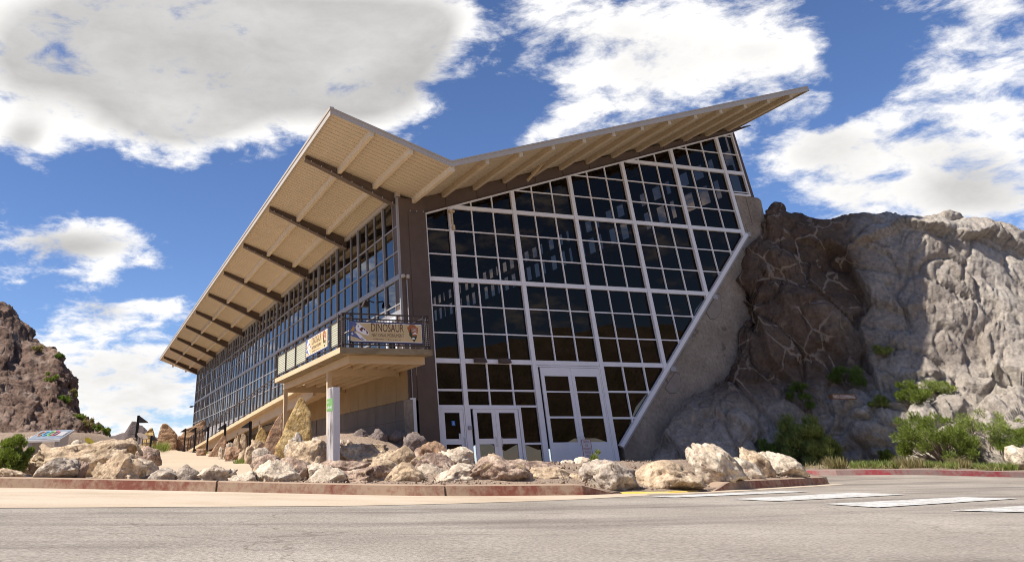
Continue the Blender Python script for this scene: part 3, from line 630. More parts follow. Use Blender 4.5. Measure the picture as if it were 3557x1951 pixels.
def leaf_door(x0, x1, z0, z1, hx, parts, kick=None):
    """door leaf with rails, stiles and panes as sub-parts; parts = glass openings (z0,z1)"""
    st = .15; mb = MB(); y0, y1 = -.075, -.02
    mb.box(x0, x0+st, y0, y1, z0, z1); mb.box(x1-st, x1, y0, y1, z0, z1)
    zs = sorted(parts); edges = [z0]+[z for p in zs for z in p]+[z1]
    for i in range(0, len(edges), 2): mb.box(x0+st, x1-st, y0+.002, y1, edges[i], edges[i+1])
    d = mb.build('door', MT['white'], H_)
    for a, b in zs:
        me = bpy.data.meshes.new('pane'); me.from_pydata([(x0+st, -.045, a), (x1-st, -.045, a), (x1-st, -.045, b), (x0+st, -.045, b)], [], [(0,1,2,3)]); link('pane', me, MT['glass'], d)
    MB().tube([(hx, -.08, 1.02), (hx, -.15, 1.04), (hx, -.15, 1.30), (hx, -.08, 1.32)], .014, 8).build('handle', MT['pyl'], d)
    return d
def doors():
    def frame(x0, x1, zt):
        for a, b in ((x0, x0+.05), (x1-.05, x1)): BOX('door_frame', MT['white'], H_, a, b, -.09, .06, .2, zt)
        BOX('door_frame', MT['white'], H_, x0+.05, x1-.05, -.085, .06, zt-.06, zt)
    frame(XL+.1, VX[0]-.1, 2.345); d = leaf_door(1.43, 2.35, .21, 2.28, 2.29, [(.32, 1.10), (1.28, 2.15)])
    BOX('blue_sticker', MT['bluestick'], d, 1.86, 2.0, -.052, -.047, 1.72, 1.88)
    MB().tube([(1.925,-.054,1.845),(1.925,-.054,1.80),(1.955,-.054,1.795),(1.97,-.054,1.745)], .006, 6).tube([(1.91,-.054,1.80),(1.90,-.054,1.765),(1.925,-.054,1.745),(1.95,-.054,1.76)], .005, 6).build('wheelchair_sign', MT['bwhite'], d)
    BOX('notice', MT['bwhite'], d, 2.12, 2.19, -.053, -.047, 1.29, 1.46)
    frame(VX[0]+.1, 4.78, 2.345); leaf_door(2.78, 3.705, .21, 2.28, 3.63, [(.32, 1.10), (1.28, 2.15)]); leaf_door(3.715, 4.70, .21, 2.28, 3.86, [(.32, 1.10), (1.28, 2.15)])
    BOX('mullion', MT['white'], H_, 4.70+.08, 4.86, -.06, .065, .2, 2.34)
    frame(VX[1]+.1, VX[2]-.1, 3.87); leaf_door(5.94, 7.345, .21, 3.80, 7.27, [(1.13, 1.96), (2.03, 2.88), (2.93, 3.48)]); leaf_door(7.355, 8.70, .21, 3.80, 7.47, [(1.13, 1.96), (2.03, 2.88), (2.93, 3.48)])
    BOX('control_box', MT['grey_panel'], H_, VX[0]-.02, VX[0]+.13, -.17, -.112, 1.58, 1.70)
    for x in (3.22, 4.30):
        MB().prism([(-.36, 3.90), (-.112, 3.90), (-.112, 4.08), (-.22, 4.08)], x-.24, x+.24, 'X').build('wall_lamp', MT['brown'], H_)
doors()
def gable_frame():
    # brown corner column, end post, concrete abutment
    col = BOX('column', MT['brown'], H_, 0.0, 1.20, -.34, .40, .1, 10.28)
    BOX('cover_plate', MT['brown'], col, .42, 1.21, -.365, -.34, .1, 9.7)
    for k in range(3): MB().tube([(.5+.3*k, -.37, 9.74), (.5+.3*k, -.41, 9.74)], .025, 8).build('bolt', MT['grey_panel'], col)
    BOX('corner_flashing', MT['white'], H_, .06, .30, -.43, -.36, 1.1, 2.62)
    MB().tube([(.19,-.40,2.62),(.19,-.40,6.9)], .02, 6).build('conduit', MT['grey_panel'], H_)
    o = MB().box(-.05,.05,-.55,-.36,6.95,7.07).tube([(0,-.45,7.0),(.17,-.52,7.0)], .025, 8).box(.13,.24,-.58,-.46,6.92,7.06).build('security_camera', MT['fascia'], H_)
    MB().prism([(XRT, 12.0), (XRT+.28, 12.0), (XRT+.22, ztop(XRT)+.08), (XRT, ztop(XRT))], -.02, .35).build('end_post', MT['brown'], H_)
    poly = [(9.27,-.2),(9.27,.86),(18.55,9.78),(18.58,12.03),(20.05,12.03),(20.2,11.9),(19.98,10.2),(20.3,9.2),(20.3,6.0),(19.5,2.5),(16,-.2)]
    cw_ = MB().prism(poly, -.03, .55).build('concrete_wall', MT['concrete'], H_)
    for pp in ([(18.12,9.40),(18.62,9.85),(19.05,9.85),(18.98,9.42),(18.62,9.05),(18.25,9.05)], [(14.98,6.26),(15.86,7.10),(16.01,7.05),(15.85,6.34),(15.43,6.0),(15.1,5.98)], [(11.85,3.10),(12.55,3.72),(12.74,3.63),(12.69,3.18),(12.33,2.91),(12.04,2.91)]):
        MB().prism(pp, -.045, -.031).build('patch', MT['patch'], cw_)
        cx = sum(p[0] for p in pp)/6; cz = sum(p[1] for p in pp)/6
        MB().prism([(cx+(p[0]-cx)*1.06, cz+(p[1]-cz)*1.06) for p in pp], -.036, -.0305).build('patch_joint', MT['interior'], cw_)
    for a, b in (((19.25,12.0),(19.16,10.58)), ((19.16,10.58),(18.70,10.55)), ((18.70,10.55),(18.78,9.9))):
        MB().bar((a[0], -.03, a[1]), (b[0], -.03, b[1]), .02, .02, (0, 1, 0)).build('crack', MT['interior'], cw_)
    # camera unit on the first mullion
    MB().box(2.38,2.62,-.3,-.12,9.86,9.95).box(2.47,2.53,-.24,-.18,9.35,9.86).box(2.50,2.60,-.26,-.14,9.12,9.32).build('sensor_unit', MT['cream'], H_)
gable_frame()

YF, YB = -4.43, 70.0; XE, XV, XR = -4.15, .65, 20.55
def zroof(x): return 10.44+(XV-x)*.3396 if x < XV else 10.44+(x-XV)*.2965
def roof():
    t = .10
    lw_ = MB().prism([(XE, zroof(XE)-t), (XV, zroof(XV)-t), (XV, zroof(XV)), (XE, zroof(XE))], YF+.02, YB).build('roof_wing', MT['roof'], H_)
    rw = MB().prism([(XV, zroof(XV)-t), (XR, zroof(XR)-t), (XR, zroof(XR)), (XV, zroof(XV))], YF+.02, YB).build('roof_wing', MT['roof'], H_)
    # fascias in two steps
    f = [(XE-.03, XV), (XV, XR+.02)]
    for a, b in f:
        MB().prism([(a, zroof(a)-.19), (b, zroof(b)-.19), (b, zroof(b)+.0), (a, zroof(a)+.0)], YF-.035, YF+.018).build('fascia', MT['fascia'], H_)
        MB().prism([(a, zroof(a)+.003), (b, zroof(b)+.003), (b, zroof(b)+.06), (a, zroof(a)+.06)], YF-.06, YF+.10).build('coping', MT['fascia'], H_)
    MB().box(XE-.045, XE-.002, YF-.033, YB, zroof(XE)-.24, zroof(XE)-.02).build('fascia', MT['fascia'], H_)
    MB().box(XE-.075, XE+.09, YF-.058, YB, zroof(XE)-.018, zroof(XE)+.085).build('coping', MT['fascia'], H_)
    MB().box(XR+.003, XR+.05, YF-.033, YB, zroof(XR)-.20, zroof(XR)+.05).build('fascia', MT['fascia'], H_)
    # soffit boards: near ones singly, the long receding rest as one part
    bw, gap = .30, .032
    def board_me(xa, xb):
        return MB().prism([(xa, zroof(xa)-t-.03), (xb, zroof(xb)-t-.03), (xb, zroof(xb)-t-.003), (xa, zroof(xa)-t-.003)], 0, bw-gap).mesh('soffit_board')
    ml = board_me(XE+.002, XV-.002); mrr = board_me(XV+.002, XR)
    y = YF+.03; k = 0
    rest = MB()
    while y < YB-.2:
        if y < 8.0: link('soffit_board', ml, MT['soffit'], lw_, loc=(0, y, 0))
        else: rest.prism([(XE+.002, zroof(XE)-t-.028), (XV, zroof(XV)-t-.028), (XV, zroof(XV)-t-.003), (XE+.002, zroof(XE)-t-.003)], y, y+bw-gap)
        if y < .3: link('soffit_board', mrr, MT['soffit'], rw, loc=(0, y, 0))
        y += bw; k += 1
    tag(rest.build('soffit_boards', MT['soffit'], lw_), kind='stuff')
    BOX('ceiling_deck', MT['interior'], rw, XV, XV+.01, .4, YB, 10.2, 10.21)
    # purlins
    for x in [-2.55, -.98, .70]+[2.23+1.553*i for i in range(12)]:
        zt = zroof(x)-t-.03; s = .3396 if x < XV else -.2965
        w = .16
        me = MB().prism([(x-w/2, zt-.23), (x+w/2, zt-.23), (x+w/2, zroof(x+w/2)-t-.03), (x-w/2, zroof(x-w/2)-t-.03)], YF+.022, 69.8)
        me.build('purlin', MT['purlin' if x < 1 else 'soffit'], lw_ if x < XV else rw)
    # tapered girders on every second bay
    for i in range(10):
        y = 7.33*i
        if i == 9: y = 65.9
        zs = lambda x: zroof(x)-t-.03
        XS = [-4.0, -3, -2, -1, 0.0]
        bot = [(-4.0, 11.74), (0.0, 10.02)]
        polyL = [(-4.0, 11.70), (.1, 9.98), (.62, 9.98), (.62, zs(.62)), (-4.0, zs(-4.0))]
        g = MB().prism(polyL, y-.10, y+.10).build('girder', MT['brown'], H_)
        MB().prism([(-4.02, 11.68), (.1, 9.955), (.1, 9.985), (-4.02, 11.715)], y-.17, y+.17).build('flange', MT['brown'], g)
        for q in range(9):
            x = -3.8+q*.45; zz = 11.68+(x+4.02)*(-1.725/4.12)
            if i < 3: MB().box(x-.02, x+.02, y-.19, y-.172, zz-.01, zz+.05).build('bolt', MT['grey_panel'], g)
        if i in (0, 9):
            g = MB().prism([(.62, 9.98), (1.2, ztop(1.2)+.02), (19.6, ztop(19.6)+.02), (20.95, 16.13), (20.95, zs(20.5)-.03), (.62, zs(.62))], y-.10, y+.10).build('girder', MT['brown'], H_)
            MB().prism([(1.2, ztop(1.2)+.022), (19.6, ztop(19.6)+.022), (20.97, 16.15), (20.97, 16.11), (19.6, ztop(19.6)-.0), (1.2, ztop(1.2)-.0)], y-.16, y-.134).build('flange', MT['brown'], g)
        else:
            MB().prism([(.62, 9.98), (19.6, ztop(19.6)-.1), (20.95, 16.13), (20.95, zs(20.5)-.03), (.62, zs(.62))], y-.10, y+.10).build('girder', MT['brown'], H_)
        if i == 0:
            for k in range(11):
                x = 2.23+1.553*k+.10
                MB().box(x, x+.05, y-.135, y-.10, ztop(x)+.05, zs(x)-.01).build('stiffener', MT['brown'], g)
            MB().bar((6.9, -1.7, 12.35), (6.4, -.35, 11.6), .07, .10).build('strut', MT['cream'], H_)
roof()

def side_wall():
    YE = 65.9
    thick = [1.6+3.62*k for k in range(18)]; thick = [y for y in thick if y < YE-.5]
    edges = [-.30]+thick+[YE]
    colsY = []
    for a, b in zip(edges[:-1], edges[1:]):
        if a == -.30: colsY += [(-.30, .40), (.40, 1.6)]
        else:
            n = max(1, round((b-a)/1.2067)); colsY += [(a+(b-a)*i/n, a+(b-a)*(i+1)/n) for i in range(n)]
    rows = [(ZC, 4.999), (4.999, 6.033), (6.033, ZA), (ZA, 8.10), (8.10, 9.133), (9.133, 10.33)]
    cells = [(y0, y1, z0, z1) for y0, y1 in colsY for z0, z1 in rows]
    budget = 296-PANES[0]; rest = MB(); n = 0
    for y0, y1, z0, z1 in cells:
        ty, tz = rng.gauss(0, .0012), rng.gauss(0, .0012); cy, cz = (y0+y1)/2, (z0+z1)/2
        vs = [(0.03+(y-cy)*ty+(z-cz)*tz, y, z) for y, z in ((y0, z0), (y0, z1), (y1, z1), (y1, z0))]   # facing outwards
        if n < budget:
            me = bpy.data.meshes.new('pane'); me.from_pydata(vs, [], [(0,1,2,3)]); link('pane', me, MT['glass_left'], H_); n += 1
        else: rest.add(vs, [(0,1,2,3)])
    me = bpy.data.meshes.new('far_panes'); me.from_pydata(rest.v, [], rest.f); tag(link('far_panes', me, MT['glass_left'], H_), kind='stuff')
    for y in thick+[YE-.05]:
        BOX('mullion', MT['alu'], H_, -.06, .07, y-.055, y+.055, 1.9 if y > 7 else 3.9, 10.36)
    BOX('mullion', MT['alu'], H_, -.09, .07, -.335, -.235, 3.95, 10.3)
    thinm = MB()
    for i, (y0, y1) in enumerate(colsY[1:]):
        if any(abs(y0-t) < .02 for t in thick): continue
        if y0 < 20: BOX('mullion', MT['alu'], H_, -.03, .05, y0-.02, y0+.02, 3.9 if y0 < 7 else 1.9, 10.34)
        else: thinm.box(-.03, .05, y0-.02, y0+.02, 1.9, 10.34)
    tag(thinm.build('far_mullions', MT['alu'], H_), kind='stuff')
    for z, h in ((ZC, .12), (4.999, .05), (6.033, .05), (ZA, .20), (8.10, .05), (9.133, .05)):
        BOX('transom', MT['alu'], H_, -.018 if h < .1 else -.045, .06, -.235, YE, z-h/2, z+h/2)
    BOX('transom', MT['alu'], H_, -.04, .06, -.235, 7.0, 5.62, 5.80)
    BOX('head_panel', MT['fascia'], H_, -.08, .12, -.3, YE, 10.342, 10.53)
    # deck door and its header
    d = MB().box(-.10,-.03,.30,.42,3.97,5.6).box(-.10,-.03,1.35,1.48,3.97,5.6).box(-.10,-.03,.42,1.35,5.45,5.6).box(-.10,-.03,.42,1.35,3.97,4.2).build('door', MT['white'], H_)
    MB().tube([(-.11,.5,4.95),(-.16,.5,4.97),(-.16,.5,5.22),(-.11,.5,5.24)], .015, 6).build('handle', MT['pyl'], d)
    # grey panels behind the ramp
    far = MB()
    for y0, y1 in colsY:
        if y0 < 7.2: continue
        for z0, z1 in ((1.4, 2.90), (2.96, ZC-.06)):
            if y0 < 24 and z0 > 2: BOX('panel', MT['grey_panel'], H_, -.03, .04, y0+.03, y1-.03, z0, z1)
            else: far.box(-.03, .04, y0+.03, y1-.03, z0, z1)
    tag(far.build('far_panels', MT['grey_panel'], H_), kind='stuff')
    # cream boarding and concrete base under the deck
    y = -.56
    while y < 14:
        BOX('cream_panel', MT['tanboard'], H_, -.075, -.04, y, y+1.17, 2.56, 3.78); y += 1.185
    BOX('wall_base', MT['darkcon'], H_, -.06, .5, -.34, 66, -.2, 2.55)
    for yy in (.8, 3.2, 5.6, 8.0): BOX('joint', MT['interior'], H_, -.064, -.06, yy, yy+.02, .5, 2.53)
    BOX('joint', MT['interior'], H_, -.064, -.06, -.3, 14, 1.88, 1.90)
    BOX('concrete_pier', MT['concrete'], H_, -.16, .10, -.62, -.345, .3, 2.55)
    # twin flood lamp by the deck
    MB().tube([(-.05,3.0,6.62),(-.3,3.0,6.68),(-.42,3.0,6.5)], .03, 8).prism([(-.62,6.42),(-.30,6.42),(-.34,6.62),(-.5,6.66)], 2.85, 3.15).build('wall_lamp', MT['rail'], H_)
    MB().tube([(-.05,64.0,6.6),(-.5,64.0,6.62)], .03, 6).prism([(-.8,6.5),(-.45,6.5),(-.45,6.64),(-.7,6.64)], 63.85, 64.15).build('wall_lamp', MT['rail'], H_)
    # inside
    BOX('floor', MT['interior'], H_, .5, 19.5, .45, 66, .0, .2)
    BOX('back_wall', MT['interior'], H_, .1, 21, 66.0, 66.3, 0, 16)
    nu, nv = 40, 10; P = np.zeros((nu, nv, 3))
    for i in range(nu):
        yy = .6+i*65/(nu-1)
        for j in range(nv):
            x = 9.6+j*(19.3-9.6)/(nv-1); P[i, j] = (x, yy, zdiag(x)-.3+.5*noise.fractal(Vector((x*.5, yy*.4, 1)), .9, 2, 4))
    link('quarry_face', grid_mesh('quarry_face', P), MT['quarry'], H_, smooth=True)
    BOX('clerestory_wall', MT['concrete'], H_, 19.35, 19.6, .56, 66, 8.5, 12.5)
    mb = MB(); yy = .9
    k = 0
    while yy < 65.5:
        mb.box(19.42, 19.56, yy, yy+(.75 if k % 3 == 0 else .4), 12.5, 16.2); yy += 1.22; k += 1
    mb.box(19.40, 19.58, .5, 66, 13.55, 13.95); mb.box(19.40, 19.58, .5, 66, 14.75, 16.2)
    mb.build('clerestory_frame', MT['interior'], H_)
side_wall()

def deck():
    X0, X1, Y0, Y1 = -3.40, 0.0, -2.97, 7.34
    s = MB().box(X0, X1, Y0, Y1, 3.775, 3.96).build('deck_slab', MT['slab'], H_)
    MB().box(X0-.012, X0-.001, Y0+.002, Y1, 3.78, 3.955).build('slab_edge', MT['slabedge'], s)
    XB = -2.96
    BOX('deck_beam', MT['cream'], H_, XB, XB+.12, -2.38, 7.6, 3.53, 3.772)
    BOX('deck_beam', MT['cream'], H_, XB, -.12, -2.5, -2.382, 3.525, 3.772)
    BOX('deck_beam', MT['cream'], H_, -.24, -.10, -2.38, 7.6, 3.53, 3.772)
    for y in (.2, 7.3): BOX('cross_beam', MT['cream'], H_, XB+.122, -.1, y-.07, y+.07, 3.40, 3.70)
    for k in range(5): BOX('joist', MT['cream'], H_, XB+.45+k*.5, XB+.55+k*.5, -2.37, 7.2, 3.60, 3.774)
    for y in (.2, 7.33): BOX('post', MT['cream'], H_, XB-.01, XB+.15, y-.08, y+.08, .3, 3.527)
    # ramp along the wall
    RP = [(7.345,3.93),(10,3.72),(12,3.66),(14.8,3.57),(27.7,3.05),(40,2.53),(52.5,2.0),(56,1.86)]
    def zramp(y): return float(np.interp(y, [p[0] for p in RP], [p[1] for p in RP]))
    RXo = -2.0
    ys = np.concatenate([[7.345, 9], np.linspace(10, 56, 24)])
    def strip(x0, x1, up, dn, name, m):
        V = []; F = []
        for y in ys:
            z = zramp(y); V += [(x0, y, z-dn), (x1, y, z-dn), (x1, y, z-up), (x0, y, z-up)]
        for i in range(len(ys)-1):
            for k in range(4): F.append((4*i+k, 4*i+(k+1) % 4, 4*i+4+(k+1) % 4, 4*i+4+k))
        F += [(0,1,2,3), tuple(4*(len(ys)-1)+k for k in (3,2,1,0))]
        mb = MB(); mb.v = V; mb.f = F; return mb.build(name, m, H_)
    strip(RXo, -.07, 0, .19, 'ramp_slab', MT['slabedge'])
    strip(RXo+.38, RXo+.52, .192, .66, 'ramp_beam', MT['cream'])
    for y in (12.5, 19.6, 26.9, 34.2, 41.5): BOX('post', MT['cream'], H_, RXo+.38, RXo+.54, y-.08, y+.08, .2, zramp(y)-.5)
    # ramp railing
    def rail(z0, name='rail', w=.05): 
        pts = [(RXo+.06, y, zramp(y)+z0) for y in ys if y < 53.5]
        MB().tube(pts, w/2, 6).build(name, MT['rail'], H_)
    rail(1.08, w=.07); rail(.92); rail(.1)
    y = 9.3; k = 0
    while y < 53.4:
        z = zramp(y); BOX('rail_post', MT['rail'], H_, RXo+.02, RXo+.09, y-.12, y+.12, z+.005, z+1.06); y += 1.95; k += 1
    # wire mesh infill of the ramp railing
    mb = MB()
    for q in range(1, 7):
        for a, b in zip(ys[:-1], ys[1:]):
            if b < 53.5: mb.bar((RXo+.055, a, zramp(a)+.1+q*.115), (RXo+.055, b, zramp(b)+.1+q*.115), .008, .008)
    tag(mb.build('rail_wires', MT['rail'], H_), kind='stuff')
    # deck railing: left side with corrugated panels
    XRl = -3.28; zt = 5.07
    for a, b in (((XRl, -2.86, zt), (XRl, 7.5, zt)), ((XRl, -2.86, zt-.17), (XRl, 7.5, zt-.17)), ((XRl, -2.86, 4.10), (XRl, 7.5, 4.10)), ((XRl, -2.86, zt), (-.06, -2.86, zt)), ((XRl, -2.86, zt-.17), (-.06, -2.86, zt-.17)), ((XRl, -2.86, 4.07), (-.06, -2.86, 4.07)), ((-.06, -2.86, zt), (-.06, -.4, zt)), ((-.06, -2.86, zt-.17), (-.06, -.4, zt-.17)), ((-.06,-2.86,4.07),(-.06,-.4,4.07))):
        MB().bar(a, b, .05, .045).build('rail', MT['rail'], H_)
    posts = [7.44, 5.72, 3.92, 2.07, .30, -1.39]
    for y in posts:
        for s in (-.07, .07): BOX('rail_post', MT['rail'], H_, XRl-.03, XRl+.03, y+s-.025, y+s+.025, 3.962, zt+.02)
    for x, y in ((XRl, -2.46), (XRl+.02, -2.80), (XRl+.3, -2.86), (-.22, -2.86), (-.06, -2.80)):
        p = BOX('rail_post', MT['rail'], H_, x-.05, x+.05, y-.05, y+.05, 3.962, zt+.03)
        mb = MB()
        for k in range(13): mb.box(x-.058, x-.051, y-.015, y+.015, 4.1+k*.07, 4.125+k*.07); mb.box(x-.015, x+.015, y-.058, y-.051, 4.1+k*.07, 4.125+k*.07)
        tag(mb.build('slots', MT['fascia'], p), kind='stuff')
    def corr(y0, y1):
        n = 44; V = []; F = []
        for i in range(n+1):
            z = 4.13+(4.87-4.13)*i/n; x = XRl+.012*math.sin(i*math.pi/2*1.0*.9)
            V += [(x, y0, z), (x, y1, z)]
        F = [(2*i, 2*i+1, 2*i+3, 2*i+2) for i in range(n)]
        mb = MB(); mb.v = V; mb.f = F; mb.build('corrugated_panel', MT['corr'], H_)
    for a, b in ((5.82, 7.34), (4.02, 5.62), (2.17, 3.82), (-2.36, -1.49)): corr(a, b)
    # thin balusters of the front
    for k in range(26):
        x = -3.1+k*.112; BOX('baluster', MT['rail'], H_, x-.006, x+.006, -2.868, -2.855, 4.07, 4.9)
deck()

# ------------------------------------------------------------------ signs and banners
def text_mesh(body, width, height, name='text'):
    cu_ = bpy.data.curves.new('txt', 'FONT'); cu_.body = body; cu_.size = 1; cu_.resolution_u = 3; cu_.extrude = 0.0
    ob = bpy.data.objects.new('txt', cu_); COL.objects.link(ob); bpy.context.view_layer.update()
    me = bpy.data.meshes.new_from_object(ob.evaluated_get(bpy.context.evaluated_depsgraph_get()))
    bpy.data.objects.remove(ob); n = len(me.vertices); co = np.zeros(n*3, np.float32); me.vertices.foreach_get('co', co); co = co.reshape(-1, 3)
    lo, hi = co.min(0), co.max(0); co[:, 0] = (co[:, 0]-lo[0])/(hi[0]-lo[0])*width; co[:, 1] = (co[:, 1]-lo[1])/(hi[1]-lo[1])*height; co[:, 2] = 0
    F = [tuple(p.vertices) for p in me.polygons]; bpy.data.meshes.remove(me); return co, F
class Face:
    """a flat sign face: u right, v up, w outwards"""
    def __init__(s, org, u, v): s.o = Vector(org); s.u = Vector(u); s.v = Vector(v); s.w = s.u.cross(s.v)
    def P(s, a, b, w=0): return s.o+s.u*a+s.v*b+s.w*w
    def poly(s, name, pts, w, m, parent):
        me = bpy.data.meshes.new(name); me.from_pydata([tuple(s.P(a, b, w)) for a, b in pts], [], [tuple(range(len(pts)))]); return link(name, me, MT[m], parent)
    def rect(s, name, a0, a1, b0, b1, w, m, parent): return s.poly(name, [(a0, b0), (a1, b0), (a1, b1), (a0, b1)], w, m, parent)
    def slab(s, name, a0, a1, b0, b1, w0, w1, m, parent):
        c = [(a0,b0),(a1,b0),(a1,b1),(a0,b1)]; mb = MB(); mb.add([s.P(a, b, w0) for a, b in c]+[s.P(a, b, w1) for a, b in c], [(3,2,1,0),(4,5,6,7),(0,1,5,4),(1,2,6,5),(2,3,7,6),(3,0,4,7)]); return mb.build(name, MT[m], parent)
    def text(s, body, a, b, wd, ht, w, m, parent, name='lettering'):
        co, F = text_mesh(body, wd, ht); me = bpy.data.meshes.new(name); me.from_pydata([tuple(s.P(a+x, b+y, w)) for x, y, _ in co], [], F); return link(name, me, MT[m], parent)
def banner(f, wd, ht, label):
    root = empty('banner', f.P(wd/2, 0)); tag(root, label, 'banner', 'park banners on the balcony railing')
    f.slab('backing', 0, wd, 0, ht, -.012, 0, 'navy', root)
    f.rect('border', .045, wd-.045, .055, ht-.045, .003, 'bwhite', root); f.rect('field', .06, wd-.06, .075, ht-.065, .006, 'bannertan', root)
    k = wd/2.75; j = ht/.71
    q = lambda L: [(a*k, b*j) for a, b in L]
    # skull emblem at the left end
    f.poly('emblem_mass', q([(.0,.69),(.16,.70),(.30,.60),(.36,.55),(.33,.42),(.20,.36),(.10,.30),(.0,.34)]), .008, 'bblue', root)
    f.poly('emblem_mass', q([(.03,.30),(.16,.34),(.30,.25),(.42,.17),(.56,.07),(.42,.10),(.25,.17),(.10,.20),(.03,.24)]), .008, 'bblue', root)
    f.poly('emblem_flash', q([(.03,.37),(.16,.56),(.20,.50),(.18,.38)]), .009, 'borange', root)
    f.poly('emblem_skull', q([(.22,.50),(.28,.61),(.36,.63),(.42,.58),(.52,.52),(.62,.44),(.70,.36),(.72,.30),(.68,.255),(.58,.27),(.46,.30),(.34,.36),(.25,.40)]), .010, 'bwhite', root)
    f.poly('emblem_jaw', q([(.24,.36),(.36,.30),(.44,.24),(.52,.17),(.62,.09),(.60,.06),(.46,.11),(.36,.17),(.27,.27)]), .010, 'bwhite', root)
    f.poly('emblem_shadow', q([(.36,.44),(.46,.52),(.56,.47),(.66,.38),(.70,.31),(.64,.30),(.60,.36),(.52,.36),(.44,.37)]), .012, 'bmaroon', root)
    f.poly('emblem_bone', q([(.46,.40),(.51,.46),(.55,.40),(.58,.44),(.61,.37),(.64,.38),(.60,.33),(.52,.35)]), .014, 'bwhite', root)
    f.poly('emblem_eye', q([(.31,.55),(.35,.57),(.34,.52),(.31,.51)]), .012, 'bmaroon', root)
    f.poly('emblem_teeth', q([(.40,.19),(.48,.15),(.56,.09),(.46,.13)]), .012, 'bmaroon', root)
    f.poly('emblem_bone', q([(.06,.29),(.10,.35),(.12,.29),(.16,.30),(.10,.25)]), .012, 'bwhite', root)
    t = f.text('DINOSAUR', .80*k, .385*j, 1.22*k, .27*j, .009, 'bbrown', root)
    f.text('NATIONAL MONUMENT', .82*k, .215*j, 1.20*k, .115*j, .009, 'bbrown', root)
    f.text('ESTABLISHED', .87*k, .115*j, .38*k, .05*j, .009, 'bbrown', root); f.text('1 9 1 5', 1.62*k, .105*j, .26*k, .05*j, .009, 'bbrown', root)
    f.rect('rule', 1.29*k, 1.58*k, .132*j, .140*j, .009, 'bbrown', root); f.poly('rule_dot', q([(1.41,.136),(1.435,.155),(1.46,.136),(1.435,.117)]), .010, 'bbrown', root)
    # arrowhead emblem at the right end
    f.poly('arrowhead', q([(2.14,.56),(2.16,.53),(2.20,.42),(2.24,.30),(2.30,.20),(2.36,.11),(2.395,.075),(2.43,.11),(2.49,.22),(2.53,.34),(2.56,.46),(2.565,.56),(2.50,.575),(2.47,.61),(2.45,.65),(2.36,.66),(2.26,.655),(2.22,.62),(2.20,.575)]), .009, 'arrow', root)
    f.poly('arrowhead_tree', q([(2.22,.30),(2.24,.44),(2.27,.55),(2.30,.44),(2.33,.30),(2.31,.20),(2.27,.24)]), .011, 'bgreen', root)
    f.poly('arrowhead_meadow', q([(2.26,.26),(2.52,.28),(2.48,.20),(2.395,.085),(2.32,.17)]), .0105, 'bgreen', root)
    f.poly('arrowhead_peak', q([(2.34,.33),(2.40,.38),(2.45,.405),(2.49,.37),(2.53,.32),(2.45,.345)]), .011, 'bwhite', root)
    f.poly('arrowhead_bison', q([(2.32,.17),(2.33,.22),(2.39,.225),(2.43,.195),(2.42,.165),(2.38,.17)]), .012, 'bwhite', root)
    f.text('NATIONAL', 2.30*k, .51*j, .24*k, .028*j, .011, 'bwhite', root); f.text('PARK', 2.36*k, .465*j, .13*k, .028*j, .011, 'bwhite', root); f.text('SERVICE', 2.34*k, .42*j, .18*k, .028*j, .011, 'bwhite', root)
banner(Face((-3.05, -2.91, 4.115), (1, 0, 0), (0, 0, 1)), 2.75, .71, 'wide tan park banner facing the road, hung on the balcony front railing')
banner(Face((-3.345, 1.97, 4.165), (0, -1, 0), (0, 0, 1)), 3.2, .70, 'tan park banner seen edge-on along the left side of the balcony')

def pylon():
    x, y = W(-.73, 19.0); root = empty('sign_pylon', (x, y, .3)); tag(root, 'tall grey pylon with printed stone side and green plate among boulders', 'sign')
    R45 = Matrix.Rotation(math.radians(-18), 4, 'Z')
    # faces: one turned left to the path, one to the road
    u = Vector((math.cos(math.radians(16)), math.sin(math.radians(16)), 0)); 
    u = Vector((RX*.92+FX*.39, RY*.92+FY*.39, 0)).normalized(); v = Vector((0, 0, 1)); f = Face(Vector((x, y, .3)), u, v)
    back = -f.w
    dep = .42
    f.slab('body', 0, .165, 0, 1.75, -dep, 0, 'pyl', root)
    g = Face(f.P(0, 0, -dep), f.w, v)
    g2 = Face(f.P(-.004, 0, -dep+.01), f.w, v)
    me = bpy.data.meshes.new('printed_face'); me.from_pydata([tuple(f.P(-.004, b, w)) for w, b in ((-dep+.01, .0), (-.012, .0), (-.012, 1.74), (-dep+.01, 1.74))], [], [(0,1,2,3)]); link('printed_face', me, MT['pylrock'], root)
    me = bpy.data.meshes.new('green_plate'); me.from_pydata([tuple(f.P(-.008, b, w)) for w, b in ((-dep+.01, 1.26), (-.012, 1.26), (-.012, 1.52), (-dep+.01, 1.52))], [], [(0,1,2,3)]); link('green_plate', me, MT['green'], root)
    h = Face(f.P(-.011, 0, -dep), f.w, v)
    h.text('Quarry', .04, 1.42, .16, .06, 0, 'bwhite', root); h.text('Exhibit Hall', .04, 1.31, .30, .06, 0, 'bwhite', root)
pylon()
